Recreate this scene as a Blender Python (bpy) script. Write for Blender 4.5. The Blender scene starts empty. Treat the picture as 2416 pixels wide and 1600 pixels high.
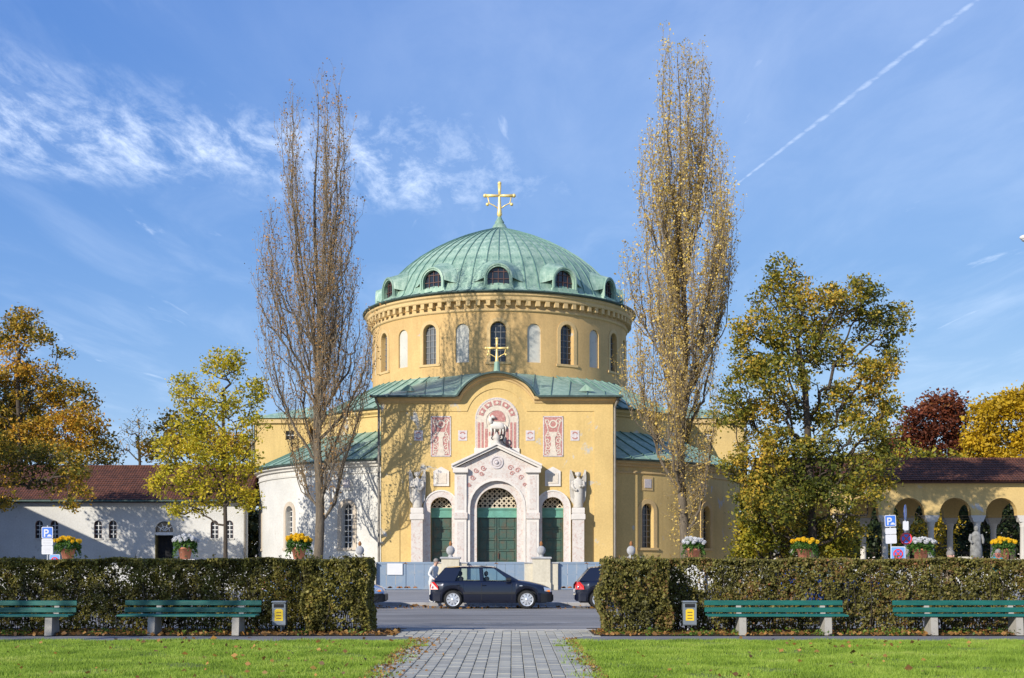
import bpy, math, random
import numpy as np
from math import sin, cos, pi, sqrt, radians, atan2
from mathutils import Vector, Matrix

# ------------------------------------------------------------------ camera
scn = bpy.context.scene
COL = scn.collection
F = 3100.0          # focal length in photograph pixels
HOR = 1320.0        # horizon row
cd = bpy.data.cameras.new('camera')
cam = bpy.data.objects.new('camera', cd); COL.objects.link(cam)
cam.location = (0, 0, 1.5); cam.rotation_euler = (radians(90), 0, 0)
cd.sensor_width = 36.0; cd.lens = 36.0 * F / 2416.0
cd.shift_x = 0.0; cd.shift_y = (HOR - 800.0) / 2416.0
cd.clip_start = 0.5; cd.clip_end = 4000
scn.camera = cam
# ------------------------------------------------------------------ sun + sky
SUN_AZ, SUN_EL = 40.0, 24.0
sd = Vector((sin(radians(SUN_AZ)), cos(radians(SUN_AZ)), -math.tan(radians(SUN_EL)))).normalized()
sl = bpy.data.lights.new('sun', 'SUN'); sl.energy = 5.0; sl.angle = radians(0.53); sl.color = (1.0, 0.93, 0.82)
so = bpy.data.objects.new('sun', sl); COL.objects.link(so)
so.rotation_euler = sd.to_track_quat('-Z', 'Y').to_euler(); so.location = (-40, -40, 60)
scn.view_settings.view_transform = 'Standard'; scn.view_settings.look = 'None'
scn.view_settings.gamma = 1.0; scn.view_settings.use_curve_mapping = False
scn.view_settings.exposure = 0.15

def build_world():
    w = bpy.data.worlds.new('World'); scn.world = w; w.use_nodes = True
    nt = w.node_tree; nt.nodes.clear(); N = nt.nodes.new; L = nt.links.new
    def math_(op, a, b=None, c=None, clamp=False):
        n = N('ShaderNodeMath'); n.operation = op; n.use_clamp = clamp
        for i, v in enumerate((a, b, c)):
            if v is None: continue
            if isinstance(v, (int, float)): n.inputs[i].default_value = v
            else: L(v, n.inputs[i])
        return n.outputs[0]
    sky = N('ShaderNodeTexSky'); sky.sky_type = 'NISHITA'; sky.sun_disc = False
    sky.sun_elevation = radians(SUN_EL); sky.sun_rotation = radians(180 + SUN_AZ)
    sky.altitude = 2500; sky.air_density = 0.8; sky.dust_density = 0.05; sky.ozone_density = 3.0
    tc = N('ShaderNodeTexCoord'); sep = N('ShaderNodeSeparateXYZ'); L(tc.outputs['Generated'], sep.inputs[0])
    X, Y, Z = sep.outputs
    zz = math_('MAXIMUM', Z, 0.03)
    px = math_('DIVIDE', X, zz); py = math_('DIVIDE', Y, zz)     # position on the cloud layer
    comb = N('ShaderNodeCombineXYZ'); L(px, comb.inputs[0]); L(py, comb.inputs[1])
    def noise(vec_scale, rot, scale, detail, rough, dist):
        m = N('ShaderNodeMapping'); m.inputs['Scale'].default_value = vec_scale; m.inputs['Rotation'].default_value = (0, 0, rot)
        L(comb.outputs[0], m.inputs[0])
        n = N('ShaderNodeTexNoise'); n.inputs['Scale'].default_value = scale; n.inputs['Detail'].default_value = detail
        n.inputs['Roughness'].default_value = rough; n.inputs['Distortion'].default_value = dist
        L(m.outputs[0], n.inputs['Vector']); return n.outputs['Fac']
    def ramp(v, lo, hi):
        n = N('ShaderNodeMapRange'); n.interpolation_type = 'SMOOTHSTEP'
        n.inputs['From Min'].default_value = lo; n.inputs['From Max'].default_value = hi; L(v, n.inputs['Value']); return n.outputs[0]
    # main cirrus bank: a belt of the layer
    ax, ay, bx, by = -1.25, 2.95, 0.10, 3.55
    dx, dy = bx - ax, by - ay; ln = sqrt(dx * dx + dy * dy); dx /= ln; dy /= ln
    s = math_('ADD', math_('MULTIPLY', math_('SUBTRACT', px, ax), dx), math_('MULTIPLY', math_('SUBTRACT', py, ay), dy))
    t = math_('ADD', math_('MULTIPLY', math_('SUBTRACT', px, ax), -dy), math_('MULTIPLY', math_('SUBTRACT', py, ay), dx))
    wob = math_('SUBTRACT', noise((1, 1, 1), 0, 1.6, 3, .5, 0.0), .5)
    tt = math_('ABSOLUTE', math_('ADD', t, math_('MULTIPLY', wob, .8)))
    belt = math_('SUBTRACT', 1.0, ramp(tt, 0.0, 0.60))
    ends = math_('MULTIPLY', math_('SUBTRACT', 1.0, ramp(s, 0.95, 1.75)), ramp(s, -2.0, -0.9))
    puff = ramp(noise((1.5, .55, 1), 0.45, 6.5, 12, .70, .25), 0.33, 0.86)
    main = math_('MULTIPLY', math_('MULTIPLY', belt, ends), puff)
    # thin veil everywhere
    veil = math_('MULTIPLY', ramp(noise((1.2, .35, 1), -0.65, 1.9, 7, .6, .5), 0.42, 0.95), 0.20)
    specks = math_('MULTIPLY', ramp(noise((1.6, .45, 1), .2, 2.3, 6, .6, .8), 0.62, 0.8), 0.32)
    bank = math_('MULTIPLY', math_('MULTIPLY', ramp(px, -1.0, 0.3), math_('SUBTRACT', 1.0, ramp(py, 2.7, 4.8))), math_('ADD', .07, math_('MULTIPLY', ramp(noise((1.4, .5, 1), .9, 2.6, 7, .6, .4), .3, .8), .08)))
    veil = math_('MAXIMUM', veil, math_('ADD', bank, math_('MULTIPLY', veil, .35)))
    # vapour trail: a straight streak high in the air
    d1 = Vector(((2305 - 1208) / F, 1, (HOR - 0) / F)).normalized(); d2 = Vector(((1735 - 1208) / F, 1, (HOR - 437) / F)).normalized()
    n3 = d1.cross(d2).normalized(); mid = (d1 + d2).normalized(); al = (d1 - d2).normalized()
    def dot(v):
        return math_('ADD', math_('ADD', math_('MULTIPLY', X, v.x), math_('MULTIPLY', Y, v.y)), math_('MULTIPLY', Z, v.z))
    off = math_('ABSOLUTE', dot(n3)); along = dot(al)
    k = ramp(along, -0.13, 0.02); width = math_('ADD', .0009, math_('MULTIPLY', k, .0020))
    tr = math_('SUBTRACT', 1.0, ramp(math_('DIVIDE', off, width), 0.0, 1.25))
    trb = math_('MULTIPLY', ramp(noise((1, 1, 1), 0, 22, 6, .65, 0), .25, .75), .5)
    trail = math_('MULTIPLY', math_('MULTIPLY', tr, math_('ADD', .07, math_('MULTIPLY', trb, .55))), ramp(along, -0.16, -0.08))
    # second, older trail
    e1 = Vector(((2416 - 1208) / F, 1, (HOR - 280) / F)).normalized(); e2 = Vector(((1950 - 1208) / F, 1, (HOR - 460) / F)).normalized()
    n4 = e1.cross(e2).normalized(); al2 = (e1 - e2).normalized()
    tr2 = math_('SUBTRACT', 1.0, ramp(math_('ABSOLUTE', dot(n4)), 0.001, 0.006))
    trail2 = math_('MULTIPLY', math_('MULTIPLY', tr2, .22), ramp(dot(al2), -0.03, 0.16))
    cov = math_('MAXIMUM', math_('MAXIMUM', math_('MULTIPLY', main, .72), math_('MAXIMUM', veil, specks)), math_('MAXIMUM', trail, trail2), clamp=True)
    fade = ramp(Z, 0.02, 0.12)
    cov = math_('MULTIPLY', cov, fade)
    mix = N('ShaderNodeMix'); mix.data_type = 'RGBA'; L(cov, mix.inputs['Factor'])
    hs = N('ShaderNodeHueSaturation'); hs.inputs['Hue'].default_value = 0.5; hs.inputs['Saturation'].default_value = 1.0; hs.inputs['Value'].default_value = 1.0
    sc_ = N('ShaderNodeSeparateColor'); L(sky.outputs[0], sc_.inputs[0]); cc_ = N('ShaderNodeCombineColor')   # film-like colour response of the sky
    for i, (k_, g_) in enumerate(((0.98, .92), (1.40, .64), (3.2, .27))): L(math_('MULTIPLY', math_('POWER', sc_.outputs[i], g_), k_), cc_.inputs[i])
    L(cc_.outputs[0], hs.inputs['Color'])
    L(hs.outputs[0], mix.inputs['A']); mix.inputs['B'].default_value = (8.6, 9.3, 10.2, 1)
    bg = N('ShaderNodeBackground'); bg.inputs['Strength'].default_value = 0.15; L(mix.outputs['Result'], bg.inputs['Color'])
    out = N('ShaderNodeOutputWorld'); L(bg.outputs[0], out.inputs[0])
build_world()

RNG = np.random.default_rng(7)
random.seed(7)
XC, YC = -0.95, 100.0           # centre of the rotunda

def P(x, y, Yd):                # photograph pixel at distance Yd -> world point
    return Vector(((x - 1208) / F * Yd, Yd, 1.5 - (y - HOR) / F * Yd))
def PX(x, Yd): return (x - 1208) / F * Yd
def PZ(y, Yd): return 1.5 - (y - HOR) / F * Yd

# ------------------------------------------------------------------ object helpers
def tag(o, label=None, cat=None, group=None, kind=None):
    if label: o['label'] = label
    if cat: o['category'] = cat
    if group: o['group'] = group
    if kind: o['kind'] = kind
    return o
def empty(name, loc, label=None, cat=None, group=None, rz=0.0):
    o = bpy.data.objects.new(name, None); COL.objects.link(o)
    o.location = loc; o.rotation_euler = (0, 0, rz); o.empty_display_size = .3
    return tag(o, label, cat, group)
def link(name, me, parent=None, loc=None, rot=None):
    o = bpy.data.objects.new(name, me); COL.objects.link(o); o.parent = parent
    if loc is not None: o.location = loc
    if rot is not None: o.rotation_euler = rot
    return o
def copy_tree(o, parent=None):
    c = o.copy(); COL.objects.link(c); c.parent = parent
    for ch in list(o.children): copy_tree(ch, c)
    return c
class MB:
    def __init__(s): s.v = []; s.f = []; s.m = []; s.cur = 0
    def add(s, vs, fs):
        b = len(s.v); s.v.extend([tuple(p) for p in vs]); s.f.extend([tuple(i + b for i in f) for f in fs]); s.m.extend([s.cur] * len(fs)); return s
    def box(s, c, d, rz=0.0, taper=1.0):
        x, y, z = d[0] / 2, d[1] / 2, d[2] / 2; vs = []
        for dz, k in ((-z, 1.0), (z, taper)):
            for sx, sy in ((-1, -1), (1, -1), (1, 1), (-1, 1)):
                a, b = sx * x * k, sy * y * k
                vs.append((c[0] + a * cos(rz) - b * sin(rz), c[1] + a * sin(rz) + b * cos(rz), c[2] + dz))
        return s.add(vs, [(3, 2, 1, 0), (4, 5, 6, 7), (0, 1, 5, 4), (1, 2, 6, 5), (2, 3, 7, 6), (3, 0, 4, 7)])
    def rng(s, x0, x1, y0, y1, z0, z1): return s.box(((x0 + x1) / 2, (y0 + y1) / 2, (z0 + z1) / 2), (abs(x1 - x0), abs(y1 - y0), abs(z1 - z0)))
    def bevbox(s, x0, x1, y0, y1, z0, z1, b=.02):
        # box with chamfered edges
        vs = []
        for (xa, xb, ya, yb, z) in ((x0 + b, x1 - b, y0 + b, y1 - b, z0), (x0, x1, y0, y1, z0 + b), (x0, x1, y0, y1, z1 - b), (x0 + b, x1 - b, y0 + b, y1 - b, z1)):
            vs += [(xa, ya, z), (xb, ya, z), (xb, yb, z), (xa, yb, z)]
        fs = [(3, 2, 1, 0), (12, 13, 14, 15)]
        for r in range(3):
            for k in range(4):
                a, c = r * 4 + k, r * 4 + (k + 1) % 4
                fs.append((a, c, c + 4, a + 4))
        return s.add(vs, fs)
    def lathe(s, prof, n=32, c=(0, 0, 0), a0=0.0, a1=2 * pi):
        full = abs(a1 - a0 - 2 * pi) < 1e-6; m = n if full else n + 1; vs = []
        for i in range(m):
            a = a0 + (a1 - a0) * i / n
            for r, z in prof: vs.append((c[0] + r * sin(a), c[1] - r * cos(a), c[2] + z))
        k = len(prof); fs = []
        for i in range(n):
            j = (i + 1) % m
            for q in range(k - 1): fs.append((i * k + q, j * k + q, j * k + q + 1, i * k + q + 1))
        return s.add(vs, fs)
    def tube(s, pts, rad, n=6, cap=True):
        pts = [Vector(p) for p in pts]; k = len(pts)
        if isinstance(rad, (int, float)): rad = [rad] * k
        vs = []; up = None
        for i, p in enumerate(pts):
            t = (pts[min(i + 1, k - 1)] - pts[max(i - 1, 0)])
            if t.length < 1e-9: t = Vector((0, 0, 1))
            t.normalize()
            if up is None:
                up = Vector((0, 0, 1)) if abs(t.z) < .9 else Vector((1, 0, 0))
            a = up - t * up.dot(t)
            if a.length < 1e-6: a = Vector((1, 0, 0)).cross(t)
            a.normalize(); b = t.cross(a); up = a
            for q in range(n):
                w = 2 * pi * q / n; vs.append(p + (a * cos(w) + b * sin(w)) * rad[i])
        fs = []
        for i in range(k - 1):
            for q in range(n):
                r = (q + 1) % n; fs.append((i * n + q, i * n + r, (i + 1) * n + r, (i + 1) * n + q))
        if cap: fs.append(tuple(reversed(range(n)))); fs.append(tuple((k - 1) * n + q for q in range(n)))
        return s.add(vs, fs)
    def ball(s, c, r, n=10, m=7, sc=(1, 1, 1)):
        vs = [(c[0], c[1], c[2] - r * sc[2])]; fs = []
        for i in range(1, m):
            a = -pi / 2 + pi * i / m
            for q in range(n):
                w = 2 * pi * q / n; vs.append((c[0] + r * sc[0] * cos(a) * cos(w), c[1] + r * sc[1] * cos(a) * sin(w), c[2] + r * sc[2] * sin(a)))
        vs.append((c[0], c[1], c[2] + r * sc[2])); last = len(vs) - 1
        for q in range(n):
            r_ = (q + 1) % n; fs.append((0, 1 + r_, 1 + q)); fs.append((last, 1 + (m - 2) * n + q, 1 + (m - 2) * n + r_))
            for i in range(m - 2): fs.append((1 + i * n + q, 1 + i * n + r_, 1 + (i + 1) * n + r_, 1 + (i + 1) * n + q))
        return s.add(vs, fs)
    def loft(s, rings, cap=True, closed=True):
        n = len(rings[0]); vs = [p for r in rings for p in r]; fs = []
        for i in range(len(rings) - 1):
            for q in range(n if closed else n - 1):
                r = (q + 1) % n; fs.append((i * n + q, i * n + r, (i + 1) * n + r, (i + 1) * n + q))
        if cap: fs.append(tuple(reversed(range(n)))); fs.append(tuple((len(rings) - 1) * n + q for q in range(n)))
        return s.add(vs, fs)
    def prism(s, poly, mp, d0, d1):
        # poly of (u,z) extruded between depths d0 (back) and d1 (front) through map mp(u,z,d)
        n = len(poly); vs = [mp(u, z, d0) for u, z in poly] + [mp(u, z, d1) for u, z in poly]
        fs = [tuple(range(n, 2 * n))]
        for i in range(n):
            j = (i + 1) % n; fs.append((i, j, n + j, n + i))
        return s.add(vs, fs)
    def ribbon(s, pts, w, mp, d0, d1):
        # flat band of width w following (u,z) points
        k = len(pts)
        if isinstance(w, (int, float)): w = [w] * k
        L_, R_ = [], []
        for i in range(k):
            a = pts[max(i - 1, 0)]; b = pts[min(i + 1, k - 1)]
            tx, tz = b[0] - a[0], b[1] - a[1]; l = sqrt(tx * tx + tz * tz) or 1; nx, nz = -tz / l, tx / l
            L_.append((pts[i][0] + nx * w[i] / 2, pts[i][1] + nz * w[i] / 2)); R_.append((pts[i][0] - nx * w[i] / 2, pts[i][1] - nz * w[i] / 2))
        for i in range(k - 1):
            q = [L_[i], R_[i], R_[i + 1], L_[i + 1]]
            s.add([mp(u, z, d1) for u, z in q] + [mp(u, z, d0) for u, z in q], [(0, 1, 2, 3), (0, 3, 7, 4), (1, 5, 6, 2)])
        return s
    def mesh(s, name, mats, smooth=False):
        me = bpy.data.meshes.new(name); me.from_pydata(s.v, [], s.f)
        if not isinstance(mats, (list, tuple)): mats = [mats]
        for m in mats: me.materials.append(m)
        if len(mats) > 1: me.polygons.foreach_set('material_index', s.m)
        if smooth: me.polygons.foreach_set('use_smooth', [True] * len(me.polygons))
        me.update(); return me
    def build(s, name, mats, parent=None, smooth=False, loc=None, rot=None):
        return link(name, s.mesh(name, mats, smooth), parent, loc, rot)

def np_mesh(name, V, Fq, mat, parent=None, loc=None):
    """fast mesh from arrays: V (n,3), Fq (m,k)"""
    me = bpy.data.meshes.new(name); V = np.asarray(V, np.float32); Fq = np.asarray(Fq, np.int32); k = Fq.shape[1]
    me.vertices.add(len(V)); me.vertices.foreach_set('co', V.ravel())
    me.loops.add(Fq.size); me.loops.foreach_set('vertex_index', Fq.ravel())
    me.polygons.add(len(Fq)); me.polygons.foreach_set('loop_start', np.arange(0, Fq.size, k, dtype=np.int32))
    me.materials.append(mat); me.update(calc_edges=True); me.validate()
    return link(name, me, parent, loc)

# ------------------------------------------------------------------ materials
def newmat(name):
    m = bpy.data.materials.new(name); m.use_nodes = True; nt = m.node_tree
    return m, nt, nt.nodes['Principled BSDF'], nt.nodes.new, nt.links.new
def tex(nt, scale, detail=4, rough=.55, vec=(1, 1, 1), coord='Object', dist=0.0):
    tc = nt.nodes.new('ShaderNodeTexCoord'); mp = nt.nodes.new('ShaderNodeMapping'); mp.inputs['Scale'].default_value = vec
    nt.links.new(tc.outputs[coord], mp.inputs[0]); n = nt.nodes.new('ShaderNodeTexNoise')
    n.inputs['Scale'].default_value = scale; n.inputs['Detail'].default_value = detail; n.inputs['Roughness'].default_value = rough; n.inputs['Distortion'].default_value = dist
    nt.links.new(mp.outputs[0], n.inputs['Vector']); return n.outputs['Fac']
def cramp(nt, fac, stops):
    r = nt.nodes.new('ShaderNodeValToRGB'); nt.links.new(fac, r.inputs[0]); e = r.color_ramp.elements
    while len(e) < len(stops): e.new(.5)
    for i, (p, c) in enumerate(stops): e[i].position = p; e[i].color = (*c, 1)
    return r.outputs[0]
def mixc(nt, fac, a, b, mode='MIX'):
    n = nt.nodes.new('ShaderNodeMix'); n.data_type = 'RGBA'; n.blend_type = mode
    for k, v in (('Factor', fac), ('A', a), ('B', b)):
        if isinstance(v, (int, float)): n.inputs[k].default_value = v
        elif isinstance(v, tuple): n.inputs[k].default_value = (*v, 1) if len(v) == 3 else v
        else: nt.links.new(v, n.inputs[k])
    return n.outputs['Result']
def bump(nt, bsdf, fac, strength=.3, dist=.02):
    b = nt.nodes.new('ShaderNodeBump'); b.inputs['Strength'].default_value = strength; b.inputs['Distance'].default_value = dist
    nt.links.new(fac, b.inputs['Height']); nt.links.new(b.outputs[0], bsdf.inputs['Normal'])
def plain(name, c, rough=.7, metal=0.0, var=.12, scale=3.0, bmp=.15, coat=0.0, vec=(1, 1, 1)):
    m, nt, b, N, L = newmat(name)
    f = tex(nt, scale, 5, .6, vec); lo = tuple(x * (1 - var) for x in c); hi = tuple(min(1, x * (1 + var)) for x in c)
    L(cramp(nt, f, [(.3, lo), (.7, hi)]), b.inputs['Base Color']); b.inputs['Roughness'].default_value = rough; b.inputs['Metallic'].default_value = metal
    if coat: b.inputs['Coat Weight'].default_value = coat; b.inputs['Coat Roughness'].default_value = .05
    if bmp: bump(nt, b, tex(nt, scale * 8, 3), bmp, .01)
    return m
def stucco(name, c, patch=(.50, .50, .48), patch_amt=.615, stain=.45, scale=.35):
    """painted render: drifting tone, vertical weather streaks, bare grey repairs"""
    m, nt, b, N, L = newmat(name)
    base = cramp(nt, tex(nt, scale, 6, .6), [(.3, tuple(x * .84 for x in c)), (.7, tuple(min(1, x * 1.06) for x in c))])
    streak = tex(nt, 1.0, 5, .65, (1.6, 1.6, .12)); sm = N('ShaderNodeMapRange'); sm.inputs['From Min'].default_value = .5; sm.inputs['From Max'].default_value = .85; L(streak, sm.inputs[0])
    k = N('ShaderNodeMath'); k.operation = 'MULTIPLY'; k.inputs[1].default_value = stain; L(sm.outputs[0], k.inputs[0])
    col = mixc(nt, k.outputs[0], base, tuple(x * .55 for x in c))
    pf = tex(nt, .7, 8, .62, (1, 1, .8), dist=.5); pm = N('ShaderNodeMapRange'); pm.inputs['From Min'].default_value = patch_amt; pm.inputs['From Max'].default_value = patch_amt + .05; L(pf, pm.inputs[0])
    col = mixc(nt, pm.outputs[0], col, patch)
    fine = tex(nt, 9, 4, .6); col = mixc(nt, .2, col, cramp(nt, fine, [(.3, (.25, .2, .12)), (.7, (1, 1, 1))]), 'MULTIPLY')
    L(col, b.inputs['Base Color']); b.inputs['Roughness'].default_value = .9; b.inputs['Specular IOR Level'].default_value = .2
    bump(nt, b, tex(nt, 14, 5, .6), .25, .015); return m
def copper(name):
    m, nt, b, N, L = newmat(name)
    st = tex(nt, 1.4, 6, .65, (1.8, 1.8, .35)); base = cramp(nt, st, [(.28, (.115, .225, .17)), (.5, (.245, .37, .285)), (.72, (.43, .54, .43))])
    oi = N('ShaderNodeObjectInfo'); rr = N('ShaderNodeMapRange'); rr.inputs['To Min'].default_value = .88; rr.inputs['To Max'].default_value = 1.1; L(oi.outputs['Random'], rr.inputs[0])
    col = mixc(nt, 1.0, base, rr.outputs[0], 'MULTIPLY')
    d = tex(nt, .8, 5, .6, (1, 1, .6)); dm = N('ShaderNodeMapRange'); dm.inputs['From Min'].default_value = .60; dm.inputs['From Max'].default_value = .8; dm.inputs['To Max'].default_value = .55; L(d, dm.inputs[0])
    col = mixc(nt, dm.outputs[0], col, (.07, .15, .13))
    L(col, b.inputs['Base Color']); b.inputs['Roughness'].default_value = .6; b.inputs['Metallic'].default_value = 0.0
    bump(nt, b, tex(nt, 3, 4), .25, .03); return m
def leafmat(name, stops, trans=.35, rough=.55, clump=.35, cw=.38):
    m = bpy.data.materials.new(name); m.use_nodes = True; nt = m.node_tree; nt.nodes.clear(); N = nt.nodes.new; L = nt.links.new
    g = N('ShaderNodeNewGeometry'); n = tex(nt, clump, 3, .5, coord='Object')
    mx = N('ShaderNodeMath'); mx.operation = 'MULTIPLY_ADD'; mx.inputs[1].default_value = 1 - cw; L(g.outputs['Random Per Island'], mx.inputs[0])
    s2 = N('ShaderNodeMapRange'); s2.inputs['From Min'].default_value = .3; s2.inputs['From Max'].default_value = .7; s2.inputs['To Max'].default_value = cw; L(n, s2.inputs[0]); L(s2.outputs[0], mx.inputs[2])
    col = cramp(nt, mx.outputs[0], stops)
    b = N('ShaderNodeBsdfPrincipled'); b.inputs['Roughness'].default_value = rough; b.inputs['Specular IOR Level'].default_value = .3; L(col, b.inputs['Base Color'])
    t = N('ShaderNodeBsdfTranslucent'); L(col, t.inputs['Color']); ms = N('ShaderNodeMixShader'); ms.inputs[0].default_value = trans
    L(b.outputs[0], ms.inputs[1]); L(t.outputs[0], ms.inputs[2]); o = N('ShaderNodeOutputMaterial'); L(ms.outputs[0], o.inputs[0]); return m
def glassmat(name, c=(.02, .025, .035), rough=.08):
    m, nt, b, N, L = newmat(name); b.inputs['Base Color'].default_value = (*c, 1); b.inputs['Roughness'].default_value = rough
    b.inputs['Specular IOR Level'].default_value = .6; bump(nt, b, tex(nt, 2.5, 2), .12, .02); return m
def clearglass(name, tint=(.75, .86, .86)):
    m = bpy.data.materials.new(name); m.use_nodes = True; nt = m.node_tree; nt.nodes.clear(); N = nt.nodes.new; L = nt.links.new
    t = N('ShaderNodeBsdfTransparent'); t.inputs[0].default_value = (*tint, 1); g = N('ShaderNodeBsdfGlossy'); g.inputs['Roughness'].default_value = .03
    fr = N('ShaderNodeFresnel'); fr.inputs[0].default_value = 1.5; ms = N('ShaderNodeMixShader'); L(fr.outputs[0], ms.inputs[0]); L(t.outputs[0], ms.inputs[1]); L(g.outputs[0], ms.inputs[2])
    o = N('ShaderNodeOutputMaterial'); L(ms.outputs[0], o.inputs[0]); return m
def mottled(name, c, c2, scale=6.0, lo=.5, hi=.62, rough=.6):
    m, nt, b, N, L = newmat(name); f = tex(nt, scale, 6, .7, dist=.6)
    mm = N('ShaderNodeMapRange'); mm.inputs['From Min'].default_value = lo; mm.inputs['From Max'].default_value = hi; L(f, mm.inputs[0])
    a = cramp(nt, tex(nt, scale * .3, 4), [(.3, tuple(x * .88 for x in c)), (.7, c)])
    L(mixc(nt, mm.outputs[0], a, c2), b.inputs['Base Color']); b.inputs['Roughness'].default_value = rough; bump(nt, b, tex(nt, scale * 3, 3), .2, .01); return m

M = {}
M['yellow'] = stucco('yellow_render', (.69, .50, .21))
M['drumyellow'] = stucco('drum_render', (.66, .445, .195), patch_amt=.66)
M['whitewall'] = stucco('white_render', (.66, .65, .61), patch=(.50, .48, .44), patch_amt=.63, stain=.18)
M['trim'] = stucco('pale_yellow_trim', (.68, .49, .24), patch_amt=.8)
M['whitetrim'] = stucco('white_trim', (.62, .60, .55), patch_amt=.9)
M['copper'] = copper('copper_patina')
M['coppergutter'] = plain('dark_gutter', (.04, .07, .06), .6, var=.4)
M['marble'] = mottled('mosaic_marble', (.62, .575, .53), (.50, .385, .34), 7.0, .50, .62)
M['marbleplain'] = plain('pale_marble', (.64, .60, .55), .55, var=.10, scale=2)
M['niche'] = mottled('niche_plaster', (.56, .55, .49), (.40, .40, .36), 2.2, .55, .68, .9)
M['mosred'] = mottled('red_mosaic', (.44, .185, .165), (.52, .30, .26), 9, .5, .6)
M['mospale'] = plain('pale_mosaic', (.60, .53, .44), .7, var=.15, scale=8)
M['mosgrey'] = plain('grey_mosaic', (.55, .50, .50), .7, var=.2, scale=9)
M['doorgreen'] = mottled('green_bronze', (.042, .095, .075), (.08, .075, .05), 2.2, .45, .65, .5)
M['doorlight'] = plain('verdigris_bronze', (.11, .29, .225), .5, var=.2, scale=3)
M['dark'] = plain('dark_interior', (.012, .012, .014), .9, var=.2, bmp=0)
M['glass'] = glassmat('window_glass')
M['glassgrey'] = glassmat('grey_window_glass', (.14, .15, .16), .2)
M['lead'] = plain('glazing_bars', (.22, .22, .22), .6)
M['whitebar'] = plain('white_bars', (.72, .72, .70), .6)
M['brownframe'] = plain('brown_frame', (.10, .045, .035), .6)
M['lattice'] = plain('lattice_stone', (.52, .45, .34), .8)
M['gold'] = plain('gilded_metal', (.92, .68, .25), .35, metal=.3, var=.05, bmp=.05)
M['iron'] = plain('black_iron', (.015, .015, .015), .5, var=.2)
M['pipe'] = plain('drain_pipe', (.20, .18, .15), .5, var=.3)
M['stone'] = mottled('statue_stone', (.56, .53, .48), (.28, .26, .24), 4, .55, .72, .85)
# ------------------------------------------------------------------ ground
def asphalt(name, c, dark=.6):
    m, nt, b, N, L = newmat(name)
    big = cramp(nt, tex(nt, .25, 6, .6, (1, 2.0, 1)), [(.3, tuple(x * dark for x in c)), (.7, tuple(x * 1.12 for x in c))])
    big = mixc(nt, .75, big, cramp(nt, tex(nt, 1.0, 6, .6, (.06, 1.1, 1)), [(.32, (.62, .62, .63)), (.68, (1.12, 1.12, 1.12))]), 'MULTIPLY')
    sp = cramp(nt, tex(nt, 60, 2, .5), [(.35, (.55, .55, .55)), (.7, (1.2, 1.2, 1.2))]); L(mixc(nt, .6, big, sp, 'MULTIPLY'), b.inputs['Base Color'])
    b.inputs['Roughness'].default_value = .85; bump(nt, b, tex(nt, 70, 3), .3, .01); return m
def soilmat():
    m, nt, b, N, L = newmat('leafy_soil')
    L(cramp(nt, tex(nt, 9, 7, .75), [(.3, (.020, .014, .009)), (.5, (.07, .045, .025)), (.62, (.14, .08, .035)), (.72, (.05, .075, .02))]), b.inputs['Base Color'])
    b.inputs['Roughness'].default_value = .95; bump(nt, b, tex(nt, 25, 5), .8, .05); return m
def lawnmat():
    m, nt, b, N, L = newmat('lawn_turf')
    a = cramp(nt, tex(nt, .9, 6, .65), [(.3, (.11, .11, .022)), (.5, (.15, .20, .025)), (.7, (.21, .28, .03))])
    n = tex(nt, 2.0, 5, .6); mm = N('ShaderNodeMapRange'); mm.inputs['From Min'].default_value = .62; mm.inputs['From Max'].default_value = .74; mm.inputs['To Max'].default_value = .7; L(n, mm.inputs[0])
    L(mixc(nt, mm.outputs[0], a, (.16, .12, .05)), b.inputs['Base Color']); b.inputs['Roughness'].default_value = .9; bump(nt, b, tex(nt, 30, 4), .8, .04); return m
M['asphalt'] = asphalt('road_asphalt', (.30, .285, .26), .6); M['pathasphalt'] = asphalt('path_asphalt', (.24, .235, .23), .8)
M['paving'] = asphalt('pale_paving', (.34, .33, .31), .85); M['kerb'] = plain('kerb_stone', (.33, .32, .31), .85, var=.2)
M['soil'] = soilmat(); M['lawn'] = lawnmat()
M['paver'] = None
def pavermat():
    m, nt, b, N, L = newmat('concrete_paver'); oi = N('ShaderNodeObjectInfo')
    g = N('ShaderNodeNewGeometry'); ad = N('ShaderNodeMath'); ad.operation = 'ADD'; L(oi.outputs['Random'], ad.inputs[0]); L(g.outputs['Random Per Island'], ad.inputs[1])
    fr = N('ShaderNodeMath'); fr.operation = 'FRACT'; L(ad.outputs[0], fr.inputs[0])
    base = cramp(nt, fr.outputs[0], [(0, (.33, .315, .265)), (.5, (.385, .37, .31)), (1, (.44, .42, .35))])
    w = cramp(nt, tex(nt, 1.3, 5, .6, coord='Generated'), [(.3, (.75, .75, .72)), (.7, (1.1, 1.1, 1.08))]); L(mixc(nt, .7, base, w, 'MULTIPLY'), b.inputs['Base Color'])
    b.inputs['Roughness'].default_value = .85; bump(nt, b, tex(nt, 60, 3), .3, .006); return m
M['paver'] = pavermat()
PATH_L, PATH_R = -1.95, 1.22
def sheet(name, pts, mat, kind='structure'):
    o = MB().add(pts, [tuple(range(len(pts)))]).build(name, mat); o['kind'] = kind; return o
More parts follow.
